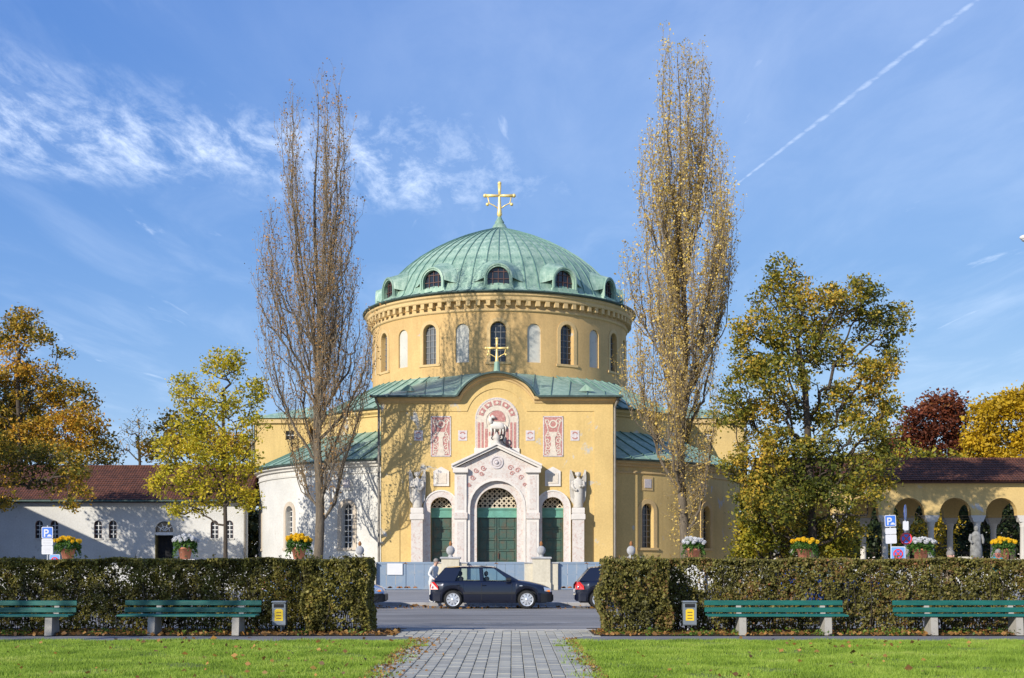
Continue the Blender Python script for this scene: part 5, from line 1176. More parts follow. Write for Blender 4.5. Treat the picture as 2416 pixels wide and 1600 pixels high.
poplar('tall nearly bare poplar in front of the white chapel wall', 748, 79, [(748, 1330), (750, 1200), (753, 900), (745, 600), (748, 300), (745, 150)],
       [(140, 705, 790), (165, 692, 800), (230, 674, 812), (300, 655, 822), (380, 645, 835), (450, 632, 862), (520, 630, 878), (600, 616, 884), (680, 608, 886), (780, 610, 884), (900, 628, 872), (1000, 660, 842), (1100, 690, 810), (1330, 740, 760)],
       92, M['leafpopbrown'], .8, .10, 31)
poplar('tall golden poplar with leafy trunk in front of the yellow chapel wall', 1612, 77, [(1612, 1330), (1610, 1100), (1612, 900), (1612, 600), (1600, 300), (1598, 55)],
       [(55, 1594, 1604), (90, 1580, 1640), (120, 1575, 1662), (200, 1545, 1675), (240, 1528, 1680), (320, 1522, 1692), (420, 1512, 1720), (480, 1506, 1734), (540, 1495, 1730), (600, 1480, 1722), (700, 1476, 1716), (800, 1470, 1712), (900, 1470, 1700), (1000, 1490, 1690), (1100, 1540, 1670), (1330, 1600, 1625)],
       96, M['leafpopgold'], 1.0, .105, 32, shoots=90)
# park tree out of view: its shade dapples the left hedge and benches
def shade_tree(x, y, label, seed, zc, natt=130):
    t = empty('park_tree', (x, y, 0), label, 'tree', 'park trees out of view'); T_ = [np.array((0, 0, z)) for z in np.linspace(0, zc, 8)]
    w, N_, cnt, rng = grow(None, T_, [(0, 0, zc, 3.0, 3.0, 1.7), (1.8, 0.8, zc + .6, 2, 2, 1.4), (-1.6, -.8, zc + .4, 2, 2, 1.4)], natt, seed, rtrunk=.2)
    w.build('trunk', M['bark'], t); tips = N_[8:][cnt[8:] <= 6]; C = np.repeat(tips, 6, 0) + rng.normal(0, .22, (len(tips) * 6, 3)); V, Fq = leaf_quads(C, .17, rng); np_mesh('crown', V, Fq, M['leafgreenyel'], t)
shade_tree(-17.0, 14.4, 'park tree out of view left of the lawn', 41, 8.6, 220)
shade_tree(-21.0, 14.2, 'park tree out of view far left of the lawn', 42, 8.7, 220)

# far belt of dark woodland closing the view behind the low buildings
rgw = np.random.default_rng(61); n = 70000; xw = rgw.uniform(-75, 75, n); zt_ = 8.0 + 1.0 * np.sin(xw * .31) + .8 * np.sin(xw * .83 + 1) + .4 * np.sin(xw * 2.1); C = np.stack([xw, 138 + rgw.normal(0, 1.6, n), zt_ * rgw.uniform(0, 1, n) ** .8 + rgw.normal(0, .25, n)], 1)
V, Fq = leaf_quads(C, .55, rgw, 0, .7); o = np_mesh('woodland', V, Fq, leafmat('woodland_leaves', [(0, (.012, .018, .006)), (.5, (.04, .05, .012)), (.8, (.10, .08, .015)), (1, (.16, .11, .02))], .25, clump=.12)); tag(o, 'dark far-off woodland behind the arcade and hall', 'woodland', kind='stuff')

# ------------------------------------------------------------------ hedges
def hedge(label, boxes, stops, seed, dens=2600, hole=0.0):
    rng = np.random.default_rng(seed); x0 = min(b[0] for b in boxes); x1 = max(b[1] for b in boxes)
    h = empty('hedge', ((x0 + x1) / 2, 27.5, 0), label, 'hedge'); off = np.array([(x0 + x1) / 2, 27.5, 0]); C = []; w = Wood()
    ph = rng.uniform(0, 6, 8)
    def lump(p): return .07 * np.sin(p[:, 0] * 1.7 + ph[6]) * np.sin(p[:, 2] * 2.6 + ph[7]) + .045 * np.sin(p[:, 0] * 4.1 + ph[0]) * np.sin(p[:, 2] * 5.3 + ph[1]) + .035 * np.sin(p[:, 0] * 9 + ph[2] + p[:, 2] * 6) + .02 * np.sin(p[:, 0] * 19 + ph[3]) * np.sin(p[:, 2] * 17)
    for (a, b, c, d, e, f, dn) in boxes:
        for face in ('front', 'back', 'top', 'l', 'r'):
            area = {'front': (b - a) * (f - e), 'back': (b - a) * (f - e) * .45, 'top': (b - a) * (d - c), 'l': (d - c) * (f - e), 'r': (d - c) * (f - e)}[face]
            n = int(area * dens * dn * (1.0 if face != 'top' else .8)); u, v = rng.uniform(0, 1, n), rng.uniform(0, 1, n); dep = np.abs(rng.exponential(.075, n)) - .02
            x, y, z = a + u * (b - a), c + u * (d - c), e + v * (f - e)
            if face == 'front': p = np.stack([x, c + dep, z], 1)
            elif face == 'back': p = np.stack([x, d - dep, z], 1)
            elif face == 'top': p = np.stack([x, c + v * (d - c), f - np.abs(dep) * .7 + .015], 1)
            elif face == 'l': p = np.stack([a + dep, y, z], 1)
            else: p = np.stack([b - dep, y, z], 1)
            lm = lump(p); p[:, 1] += lm * (face in ('front', 'back')); p[:, 0] += lm * (face in ('l', 'r'))
            if face == 'top': p[:, 2] += .018 * np.sin(p[:, 0] * 2.3 + ph[5]) + .014 * np.sin(p[:, 0] * 6.1 + ph[2])
            rd = .16   # rounded shoulders
            k = np.maximum(0, p[:, 2] - (f - rd)); 
            if face == 'front':
                p[:, 1] += k * .6; ed_ = np.minimum(p[:, 0] - a, b - p[:, 0]); p[:, 1] += np.maximum(0, .22 - ed_) ** 2 * 3.2
                pit = np.sin(p[:, 0] * 13 + ph[1] + 2 * np.sin(p[:, 2] * 7)) * np.sin(p[:, 2] * 11 + ph[3] + 1.5 * np.sin(p[:, 0] * 5)); p[:, 1] += np.where(pit > .35, .11, 0)
            if hole:
                hv = np.sin(p[:, 0] * 2.7 + ph[4]) + np.sin(p[:, 0] * 5.9 + p[:, 2] * 4 + ph[5]) + np.sin(p[:, 2] * 6 + ph[6] + p[:, 0] * 1.3); keep = (hv < 1.55 - hole) | (rng.uniform(0, 1, n) < .25); p = p[keep]
            low = rng.uniform(0, 1, len(p)) < np.clip(.35 + (p[:, 2] - e) / .45, 0, 1); C.append(p[low])
        for i in range(int((b - a) * 26)):
            q = np.array([rng.uniform(a + .05, b - .05), rng.uniform(c + .06, d - .06), 0.0]); t_ = q + np.array([rng.normal(0, .12), rng.normal(0, .08), rng.uniform(.75, .98) * f]); m_ = (q + t_) / 2 + rng.normal(0, .05, 3)
            w.tube(np.stack([q, m_, t_]) - off, [.012, .009, .004], 4)
            for _ in range(4):
                s_ = m_ + (t_ - m_) * rng.uniform(-.6, .9); e_ = s_ + np.array([rng.normal(0, .16), rng.normal(0, .16), rng.uniform(.05, .25)]); e_[2] = min(e_[2], f + .01); w.tube(np.stack([s_, e_]) - off, [.006, .003], 3)
    for i in range(int((x1 - x0) * 16)):      # stray shoots above and in front of the clipped face
        bx_ = boxes[int(rng.integers(0, len(boxes)))]; q = np.array([rng.uniform(bx_[0], bx_[1]), rng.uniform(bx_[2], bx_[3]), HT - .04]) if rng.random() < .6 else np.array([rng.uniform(bx_[0], bx_[1]), bx_[2] + .05, rng.uniform(.2, 1.4)])
        e_ = q + (np.array([rng.normal(0, .03), rng.normal(0, .03), rng.uniform(.05, .15)]) if q[2] > 1.42 else np.array([rng.normal(0, .05), -rng.uniform(.08, .18), rng.uniform(-.02, .1)])); w.tube(np.stack([q, e_]) - off, [.004, .002], 3); u_ = rng.uniform(.2, 1, 7)[:, None]; C.append(q + (e_ - q) * u_ + rng.normal(0, .015, (7, 3)))
    C = np.vstack(C) - off; V, Fq = leaf_quads(C, .05, rng, 0, .75); np_mesh('foliage', V, Fq, leafmat('hedge_leaves', stops, .2, clump=1.6, cw=.5), h)
    w.build('stems', M['bark'], h); return h
GRN = [(0, (0.029, 0.026, 0.012)), (.3, (0.102, 0.087, 0.026)), (.55, (0.189, 0.174, 0.036)), (.8, (0.290, 0.246, 0.051)), (1, (0.290, 0.145, 0.058))]
BRN = [(0, (.03, .028, .012)), (.2, (.075, .07, .022)), (.42, (.15, .14, .035)), (.6, (.22, .20, .045)), (.78, (.20, .115, .045)), (.92, (.30, .15, .06)), (1, (.27, .075, .05))]
HT = 1.485
hedge('clipped dark green hedge on the side of the white hall', [(-17, -4.1, 27.2, 27.95, .05, HT, 1.0), (-4.2, -2.93, 26.45, 27.9, .05, HT, 1.0)], GRN, 51, 4400, -.35)
hedge('clipped brownish green hedge on the side of the arcade', [(3.0, 17, 27.05, 27.85, .05, HT, .9), (1.86, 3.12, 26.4, 27.85, .05, HT, 1.05)], BRN, 52, 4400, -.3)
# ------------------------------------------------------------------ benches and bins
def paintwood(name, c):
    m, nt, b, N, L = newmat(name); base = cramp(nt, tex(nt, 3, 6, .6, (1, 6, 6)), [(.3, tuple(x * .75 for x in c)), (.7, tuple(x * 1.15 for x in c))])
    f = tex(nt, 12, 5, .7, (1, 3, 3)); mm = N('ShaderNodeMapRange'); mm.inputs['From Min'].default_value = .68; mm.inputs['From Max'].default_value = .74; mm.inputs['To Max'].default_value = .7; L(f, mm.inputs[0])
    L(mixc(nt, mm.outputs[0], base, (.35, .40, .36)), b.inputs['Base Color']); b.inputs['Roughness'].default_value = .45; bump(nt, b, tex(nt, 8, 5, .6, (1, 12, 12)), .3, .01); return m
M['benchgreen'] = paintwood('green_bench_paint', (.008, .115, .095)); M['concrete'] = mottled('rough_concrete', (.36, .34, .30), (.20, .19, .17), 7, .55, .7, .95)
BL = 2.78
def bench(x, y, rz, label):
    b = empty('park_bench', (x, y, 0), label, 'bench', 'green park benches along the hedges', rz)
    for z0, z1, yy in ((.575, .675, .30), (.435, .535, .265)):
        o = MB().bevbox(-BL / 2, BL / 2, yy, yy + .04, z0, z1, .008).build('back_board', M['benchgreen'], b); o.rotation_euler = (0, random.uniform(-.002, .002), 0)
    for k in range(3): MB().bevbox(-BL / 2, BL / 2, -.20 + k * .135, -.085 + k * .135, .365 + .004 * k, .405 + .004 * k, .008).build('seat_board', M['benchgreen'], b)
    for sx in (-.70, .99):
        lg = MB(); prof_ = [(-.20, 0), (.27, 0), (.23, .36), (-.16, .36)]
        vs = [(sx - .07 * k, yy, zz) for k in (1, -1) for yy, zz in prof_]; lg.add(vs, [(3, 2, 1, 0), (4, 5, 6, 7)] + [(i, (i + 1) % 4, 4 + (i + 1) % 4, 4 + i) for i in range(4)]); lg.build('leg', M['concrete'], b)
        MB().add([(sx - .05, .24, .3), (sx + .05, .24, .3), (sx + .05, .34, .66), (sx - .05, .34, .66), (sx - .05, .30, .3), (sx + .05, .30, .3), (sx + .05, .40, .66), (sx - .05, .40, .66)], [(0, 1, 2, 3), (4, 7, 6, 5), (0, 3, 7, 4), (1, 5, 6, 2), (3, 2, 6, 7)]).build('back_support', M['concrete'], b)
    return b
BY = 26.15
bench(PX(1832, BY), BY, 0, 'green wooden bench beside the bin in the sunlit niche')
bench(PX(2281, BY), BY, 0, 'green wooden bench cut off by the edge under the road signs')
bench(PX(445, BY), BY, radians(-3), 'shaded green wooden bench below the pot of white flowers')
bench(PX(8, BY), BY - .1, 0, 'shaded green wooden bench cut off by the picture edge')
M['bingrey'] = plain('painted_steel_bin', (.20, .23, .26), .45, metal=.2, var=.15)
M['sticker'] = plain('yellow_sticker', (.75, .52, .02), .5, var=.1)
def bin_(x, y, label):
    b = empty('litter_bin', (x, y, 0), label, 'litter bin', 'litter bins in the hedge niches')
    MB().tube([(0, .16, -.1), (0, .16, .66)], .025, 8).build('post', M['galv'], b)
    MB().bevbox(-.135, .135, -.11, .12, .16, .62, .02).build('body', M['bingrey'], b)
    MB().bevbox(-.15, .15, -.13, .14, .62, .66, .015).build('lid', M['bingrey'], b)
    MB().rng(-.10, .10, -.118, -.108, .53, .60).build('slot', M['dark'], b)
    st = MB().prism([(-.085, .26), (.085, .26), (.085, .47), (.05, .50), (-.05, .50), (-.085, .47)], mfr, .111, .114).build('sticker', M['sticker'], b)
    ln = MB()
    for k in range(3): ln.prism([(-.05, .30 + k * .06), (.05, .30 + k * .06), (.05, .315 + k * .06), (-.05, .315 + k * .06)], mfr, .1145, .1155)
    ln.build('print_lines', M['brownframe'], st)
bin_(PX(660, 26.6), 26.6, 'grey steel litter bin with yellow sticker in the shaded niche')
bin_(PX(1626, 26.7), 26.7, 'grey steel litter bin with yellow sticker beside the sunlit bench')

# ------------------------------------------------------------------ cars
M['tyre'] = plain('tyre_rubber', (.012, .012, .012), .8, var=.2); M['rim'] = plain('wheel_silver', (.62, .64, .67), .3, metal=.6, var=.05, bmp=0)
M['redlamp'] = plain('red_lamp', (.62, .02, .02), .15, var=.05, bmp=0, coat=1); M['clearlamp'] = plain('clear_lamp', (.55, .60, .66), .1, metal=.4, var=.05, bmp=0, coat=1); M['orangelamp'] = plain('orange_lamp', (.80, .22, .01), .2, bmp=0, coat=1)
M['trimblack'] = plain('black_trim', (.012, .013, .015), .5, var=.2); M['carglass'] = clearglass('car_glass'); M['seat'] = plain('dark_seats', (.02, .02, .024), .9)
WR, XR, XF = .315, -1.28, 1.23
def car(x, y, paint, label, sx=1.0, zs=1.0, facing=1, detail=True, name='parked_car'):
    c = empty(name, (x, y, road_z(y)), label, 'car', 'cars parked along the road', 0 if facing > 0 else pi); c.scale = (sx, 1, zs)
    ztop = lambda x_: np.interp(x_, [-2.06, -2.03, -1.97, -1.9, -1.2, .6, .95, 1.3, 1.75, 1.98, 2.07, 2.1], [.62, .80, .92, .965, .955, .935, .955, .90, .80, .71, .63, .58])
    hw = lambda x_: np.interp(x_, [-2.06, -1.95, -1.6, -.8, 1.0, 1.6, 1.9, 2.1], [.66, .78, .85, .865, .865, .84, .76, .60])
    def zbot(x_):
        z = np.interp(x_, [-2.06, -1.85, -1.0, .9, 1.8, 2.1], [.34, .24, .20, .20, .22, .30])
        for w_ in (XR, XF):
            q = (WR + .055) ** 2 - (x_ - w_) ** 2
            if q > 0: z = max(z, WR + sqrt(q) - .0)
        return z
    xs = set(np.linspace(-2.06, 2.1, 44).tolist())
    for w_ in (XR, XF): xs |= {w_ + (WR + .055) * cos(t) for t in np.linspace(0, pi, 13)}
    xs = sorted(xs); rings = []
    for x_ in xs:
        h, b, t = float(hw(x_)), float(zbot(x_)), float(ztop(x_)); b = min(b, t - .05); half = [(h - .05, b), (h - .01, b + (t - b) * .18), (h, b + (t - b) * .45), (h - .012, b + (t - b) * .72), (h - .035, t - .05), (h - .095, t - .005)]
        rings.append([(x_, -yy, z) for yy, z in half] + [(x_, 0, t + .025)] + [(x_, yy, z) for yy, z in reversed(half)])
    mb = MB(); mb.loft(rings, cap=False, closed=False)
    for k in (0, -1): mb.add(rings[k], [tuple(range(len(rings[k])))])
    body = mb.build('body', paint, c, True)
    MB().rng(-1.9, 1.9, -.6, .6, .2, .55).build('underbody', M['trimblack'], c)
    # greenhouse
    def G(x_, t, s_): return (x_, s_ * (.775 - .19 * t), .945 + .455 * t)
    for s_ in (-1, 1):
        for quad in (((.66, 0), (.99, 0), (.17, 1), (.06, 1)), ((-.37, 0), (-.25, 0), (-.30, 1), (-.40, 1)), ((-1.95, 0), (-1.22, 0), (-1.02, 1), (-1.55, 1))):
            vs = [G(*p, s_) for p in quad]; inn = [(a, b_ - s_ * .04, z) for a, b_, z in vs]; MB().add(vs + inn, [(0, 1, 2, 3), (7, 6, 5, 4), (0, 4, 5, 1), (1, 5, 6, 2), (2, 6, 7, 3), (3, 7, 4, 0)]).build('pillar', paint, c)
        vs = [G(-1.1, .93, s_), G(.12, .93, s_), G(.17, 1.0, s_), G(-1.55, 1.0, s_)]; MB().add(vs, [(0, 1, 2, 3)]).build('roof_rail', paint, c)
    rf = MB(); rr_ = []
    for x_, dz in ((-1.60, -.035), (-1.5, .0), (-1.0, .035), (-.4, .045), (0, .03), (.17, .0)):
        rr_.append([(x_, yy, 1.395 + dz * 1.0 + (.03 if abs(yy) < .3 else (.02 if abs(yy) < .5 else 0))) for yy in (-.59, -.5, -.25, 0, .25, .5, .59)] + [(x_, yy, 1.37 + dz) for yy in (.57, -.57)])
    rf.loft(rr_, True); rf.build('roof', paint, c, True)
    for s_ in (-1, 1):
        for quad in (((-1.24, 0), (-.36, 0), (-.39, .95), (-1.04, .95)), ((-.26, 0), (.70, 0), (.08, .95), (-.30, .95))):
            MB().add([(a, b_ * .992, z) for a, b_, z in (G(*p, s_) for p in quad)], [(0, 1, 2, 3)]).build('side_window', M['carglass'], c)
    MB().add([(.97, -.74, .955), (.97, .74, .955), (.18, .57, 1.395), (.18, -.57, 1.395)], [(0, 1, 2, 3)]).build('windscreen', M['carglass'], c)
    MB().add([(-1.94, -.72, .965), (-1.94, .72, .965), (-1.58, .57, 1.375), (-1.58, -.57, 1.375)], [(0, 1, 2, 3)]).build('rear_window', M['glass'], c)
    for wx_ in (XR, XF):
        for s_ in (-1, 1): MB().rng(wx_ - .37, wx_ + .37, s_ * .30, s_ * .655, .22, .70).build('wheel_housing', M['trimblack'], c)
    st = MB()
    for xx, yy in ((-.15, -.38), (-.15, .38), (-1.05, -.38), (-1.05, .38)): st.bevbox(xx - .1, xx + .08, yy - .24, yy + .24, .5, 1.08, .05); st.bevbox(xx - .08, xx + .04, yy - .13, yy + .13, 1.1, 1.27, .04)
    st.build('seats', M['seat'], c)
    # trim
    tr = MB()
    for s_ in (-1, 1): tr.rng(-.93, .84, s_ * .858, s_ * .878, .50, .56)
    tr.build('side_moulding', M['trimblack'], c)
    for x0, x1, nm in ((-2.10, -1.72, 'rear_bumper'), (1.70, 2.14, 'front_bumper')):
        bb = MB(); rs = []
        for x_ in np.linspace(x0, x1, 7):
            h = float(hw(min(max(x_, -2.06), 2.1))) + .012; z0_ = .26 if nm == 'rear_bumper' else .22; k = .0 if (x_ > x0 + .01 and nm == 'rear_bumper') or (x_ < x1 - .01 and nm != 'rear_bumper') else .06
            rs.append([(x_, -h + k, z0_ + k), (x_, -h + k, .52 - k), (x_, h - k, .52 - k), (x_, h - k, z0_ + k)])
        bb.loft(rs); bb.build(nm, M['trimblack'] if nm != 'rear_bumper' else paint, c, False)
    for s_ in (-1, 1):
        MB().add([(-2.045, s_ * .80, .66), (-1.78, s_ * .872, .66), (-1.80, s_ * .868, .78), (-1.93, s_ * .82, .92), (-2.01, s_ * .74, .90), (-2.08, s_ * .62, .80), (-2.085, s_ * .62, .66)], [(0, 1, 2, 3, 4), (0, 4, 5, 6)]).build('tail_light', M['redlamp'], c)
        MB().ball((-1.99, s_ * .835, .74), .05, 8, 6, (.6, .4, 1)).build('reversing_light', M['clearlamp'], c, True)
        MB().add([(1.83, s_ * .80, .60), (2.06, s_ * .66, .57), (2.04, s_ * .66, .69), (1.80, s_ * .80, .74)], [(0, 1, 2, 3)]).build('headlight', M['clearlamp'], c)
        MB().bevbox(1.93, 2.02, min(s_ * .73, s_ * .80), max(s_ * .73, s_ * .80), .58, .64, .01).build('indicator', M['orangelamp'], c)
        MB().bevbox(.98, 1.08, min(s_ * .855, s_ * .872), max(s_ * .855, s_ * .872), .77, .80, .004).build('side_indicator', M['clearlamp'], c)
        for hx in (-.22, -1.1): MB().bevbox(hx - .07, hx + .07, min(s_ * .855, s_ * .885), max(s_ * .855, s_ * .885), .79, .82, .008).build('door_handle', paint, c)
        MB().bevbox(.52, .70, min(s_ * .80, s_ * .98), max(s_ * .80, s_ * .98), .95, 1.07, .03).build('mirror', M['trimblack'], c)
        dl_ = MB()
        for xx in (-.31, -1.08 if True else 0, .72): dl_.rng(xx - .006, xx + .006, s_ * .8615, s_ * .868, .30 if xx != -1.08 else .66, .88)
        dl_.build('door_gap', M['trimblack'], c)
    for wx_ in (XR, XF):
        for s_ in (-1, 1):
            wh = MB(); prof_ = [(.20, -.10), (.27, -.105), (WR - .02, -.09), (WR, -.05), (WR, .06), (WR - .02, .10), (.2, .10)]
            vs = []; fs = []; n = 28
            for i in range(n):
                a = 2 * pi * i / n
                for r_, yy in prof_: vs.append((r_ * cos(a), yy, r_ * sin(a)))
            k = len(prof_)
            for i in range(n):
                j = (i + 1) % n
                for q in range(k - 1): fs.append((i * k + q, j * k + q, j * k + q + 1, i * k + q + 1))
            wh.add(vs, fs); wo = wh.build('wheel', M['tyre'], c, True, loc=(wx_, s_ * .755, WR))
            rm = MB(); yo = s_ * .085
            vs = [(0, yo + s_ * .01, 0)] + [(.225 * cos(2 * pi * i / 24), yo - s_ * .02, .225 * sin(2 * pi * i / 24)) for i in range(24)]; rm.add(vs, [(0, 1 + i, 1 + (i + 1) % 24) for i in range(24)])
            rm.build('rim', M['trimblack'], wo)
            hc = MB()
            for i in range(9):
                a = 2 * pi * i / 9; p0, p1 = (.05, .21); wd = .052
                hc.add([(p0 * cos(a) - .025 * sin(a), yo + s_ * .022, p0 * sin(a) + .025 * cos(a)), (p0 * cos(a) + .025 * sin(a), yo + s_ * .022, p0 * sin(a) - .025 * cos(a)), (p1 * cos(a) + wd * sin(a), yo + s_ * .012, p1 * sin(a) - wd * cos(a)), (p1 * cos(a) - wd * sin(a), yo + s_ * .012, p1 * sin(a) + wd * cos(a))], [(0, 1, 2, 3)])
            vs = []; 
            for i in range(24):
                a = 2 * pi * i / 24
                for r_, dd in ((.195, .014), (.222, .02), (.235, .006)): vs.append((r_ * cos(a), yo + s_ * dd, r_ * sin(a)))
            hc.add(vs, [(i * 3 + q, ((i + 1) % 24) * 3 + q, ((i + 1) % 24) * 3 + q + 1, i * 3 + q + 1) for i in range(24) for q in range(2)])
            hc.ball((0, yo + s_ * .015, 0), .06, 10, 6, (1, .4, 1)); hc.build('wheel_cover', M['rim'], wo)
    pl = MB().rng(-2.1, -2.083, -.26, .26, .56, .66).build('number_plate', M['signwhite'], c)
    return c
def paint(name, col, metal=.3): 
    m, nt, b, N, L = newmat(name); b.inputs['Base Color'].default_value = (*col, 1); b.inputs['Roughness'].default_value = .3; b.inputs['Metallic'].default_value = metal; b.inputs['Coat Weight'].default_value = 1.0; b.inputs['Coat Roughness'].default_value = .03
    bump(nt, b, tex(nt, 3, 2), .01, .01); return m
navy = paint('navy_paint', (.004, .007, .022)); silver = paint('silver_blue_paint', (.25, .36, .55), .5); blue = paint('blue_paint', (.02, .07, .30))
CY = 45.45
car(PX(1159, 44.6) - .02, CY, navy, 'dark navy hatchback fully in view in the gap between the hedges')
car(PX(1359, 44.6) + 2.06, CY, navy, 'dark navy hatchback with only its rear showing beside the hedge')
car(PX(905, 44.6) - 2.12, CY + .05, silver, 'silver-blue car with only its nose showing beside the hedge')
car(PX(1960, 44.6), CY, blue, 'blue car whose roof just shows above the hedge', 1.0, 1.12)

# ------------------------------------------------------------------ people
M['skin'] = plain('skin', (.50, .29, .21), .6, var=.1); M['skinred'] = plain('ruddy_skin', (.50, .18, .13), .6, var=.1); M['hairgrey'] = plain('grey_hair', (.20, .18, .16), .8, var=.3, scale=12)
def cloth(name, c): return plain(name, c, .9, var=.2, scale=6, bmp=.4)
def person(label, loc, rz, J, coat, trousers, skin, hair, scale=1.0, shirt=None):
    """J: joint dict name -> ((x,y,z), radius); one skinned surface"""
    p = empty('person', loc, label, 'person', None, rz); p.scale = (scale,) * 3
    names = list(J); E = [('pelvis', 'waist'), ('waist', 'chest'), ('chest', 'neck'), ('neck', 'jaw'), ('jaw', 'head'), ('head', 'crown')]
    for s_ in 'lr': E += [('chest', 'shoulder' + s_), ('shoulder' + s_, 'elbow' + s_), ('elbow' + s_, 'wrist' + s_), ('wrist' + s_, 'hand' + s_), ('pelvis', 'hip' + s_), ('hip' + s_, 'knee' + s_), ('knee' + s_, 'ankle' + s_), ('ankle' + s_, 'toe' + s_)]
    me = bpy.data.meshes.new('body'); me.from_pydata([J[n][0] for n in names], [(names.index(a), names.index(b)) for a, b in E], []); me.update()
    o = bpy.data.objects.new('body', me); COL.objects.link(o); md = o.modifiers.new('s', 'SKIN'); md.use_smooth_shade = True
    for i, n in enumerate(names): me.skin_vertices[0].data[i].radius = (J[n][1], J[n][1] * (.72 if n in ('pelvis', 'waist', 'chest') else 1)); me.skin_vertices[0].data[i].use_root = (n == 'pelvis')
    sb = o.modifiers.new('u', 'SUBSURF'); sb.levels = 2; sb.render_levels = 2
    dg = bpy.context.evaluated_depsgraph_get(); m2 = bpy.data.meshes.new_from_object(o.evaluated_get(dg)); bpy.data.objects.remove(o)
    m2.materials.clear(); [m2.materials.append(m) for m in (coat, trousers, skin)]
    seg = [(np.array(J[a][0]), np.array(J[b][0]), 2 if b in ('jaw', 'head', 'crown') or b.startswith('hand') else (1 if b[:4] in ('knee', 'ankl', 'toel', 'toer') else 0)) for a, b in E]
    for f in m2.polygons:
        c_ = np.array(f.center); best = min(seg, key=lambda s_: np.linalg.norm(c_ - (s_[0] + (s_[1] - s_[0]) * np.clip(np.dot(c_ - s_[0], s_[1] - s_[0]) / (np.dot(s_[1] - s_[0], s_[1] - s_[0]) + 1e-9), 0, 1)))); f.material_index = best[2]; f.use_smooth = True
    m2.name = 'body'; b = link('body', m2, p); h = Vector(J['head'][0])
    hm = MB(); hm.ball((h.x, h.y + .025, h.z + .035), .112, 14, 9, (.92, 1.0, .98)); hm.build('hair', hair, p, True)
    fm = MB(); fm.ball((h.x, h.y - .115, h.z - .02), .022, 6, 5, (.8, 1, 1.3)); [fm.ball((h.x + s_ * .09, h.y, h.z - .02), .025, 6, 5, (.4, .8, 1.2)) for s_ in (-1, 1)]; fm.build('nose_and_ears', skin, p, True)
    em = MB(); [em.ball((h.x + s_ * .035, h.y - .095, h.z + .005), .012, 6, 5) for s_ in (-1, 1)]; em.rng(h.x - .025, h.x + .025, h.y - .105, h.y - .095, h.z - .066, h.z - .058); em.build('eyes_and_mouth', M['trimblack'], p)
    return p
def stand(lean=0.0, bend=0.0, arm=.25):
    def sh(x, y, z): k = max(0, z - .95); return (x + lean * k, y - bend * k, z - .18 * (lean ** 2 + bend ** 2) * k)
    J = {'pelvis': (sh(0, 0, .95), .155), 'waist': (sh(0, 0, 1.12), .15), 'chest': (sh(0, 0, 1.36), .17), 'neck': (sh(0, 0, 1.50), .06), 'jaw': (sh(0, -.02, 1.57), .075), 'head': (sh(0, -.03, 1.65), .10), 'crown': (sh(0, -.02, 1.73), .07)}
    for s_, n in ((-1, 'l'), (1, 'r')):
        J.update({'shoulder' + n: (sh(s_ * .20, 0, 1.40), .075), 'elbow' + n: (sh(s_ * .27, .02, 1.14), .055), 'wrist' + n: (sh(s_ * .24, -arm, .95), .036), 'hand' + n: (sh(s_ * .22, -arm - .09, .90), .04),
                  'hip' + n: ((s_ * .10, 0, .86), .10), 'knee' + n: ((s_ * .11, -.03, .48), .065), 'ankle' + n: ((s_ * .11, .02, .09), .045), 'toe' + n: ((s_ * .12, -.14, .04), .04)})
    return J
person('grey haired person in tan jacket walking behind the hedge by the arcade', (PX(2240, 36), 36, road_z(36)), radians(15), stand(-.04, .12), cloth('tan_jacket', (.26, .20, .13)), cloth('dark_trousers', (.03, .03, .035)), M['skin'], M['hairgrey'], 1.075)
person('person in white coat stooping behind the tail of the dark hatchback', (PX(1019, 47.2), 47.2, -.06), radians(60), stand(.0, .28), cloth('white_coat', (.62, .62, .60)), cloth('pale_trousers', (.55, .55, .52)), M['skin'], M['hairgrey'], .9)
person('person in teal jacket stooping below the last pot of yellow flowers', (PX(2346, 52), 52, -.06), radians(-30), stand(.25, .45), cloth('teal_jacket', (.01, .22, .27)), cloth('brown_trousers', (.06, .04, .03)), M['skinred'], M['hairgrey'], 1.12)

# grave statue and stone block in front of the arcade
g = empty('grave_statue', (PX(2303, 74), 74, -.1), 'weathered grey stone statue before the arcade', 'statue')
MB().bevbox(-.45, .45, -.4, .4, 0, 1.5, .04).build('pedestal', M['greystone'], g)
def rg(z, rx, ry, n=14): return [(rx * cos(2 * pi * q / n) * (1 + .07 * sin(5 * 2 * pi * q / n + z * 2)), ry * sin(2 * pi * q / n) * (1 + .07 * sin(5 * 2 * pi * q / n)), z) for q in range(n)]
mb = MB(); mb.loft([rg(1.5, .36, .3), rg(2.2, .32, .27), rg(2.6, .27, .22), rg(2.95, .30, .2), rg(3.1, .2, .15), rg(3.2, .08, .08)]); mb.ball((0, -.03, 3.34), .15, 12, 9, (.9, 1, 1.15))
for s_ in (-1, 1): mb.tube([(s_ * .28, 0, 3.0), (s_ * .38, -.05, 2.7), (s_ * .3, -.25, 2.5)], [.1, .08, .06], 8)
mb.build('figure', plain('weathered_grey_stone', (.20, .20, .19), .95, var=.4, scale=5), g, True)
o = MB().bevbox(-.3, .3, -.25, .25, 0, 1.75, .03).build('stone_block', M['creamwall'], loc=(PX(2276, 72), 72, -.1)); tag(o, 'pale square stone block beside the weathered statue', 'stone block')

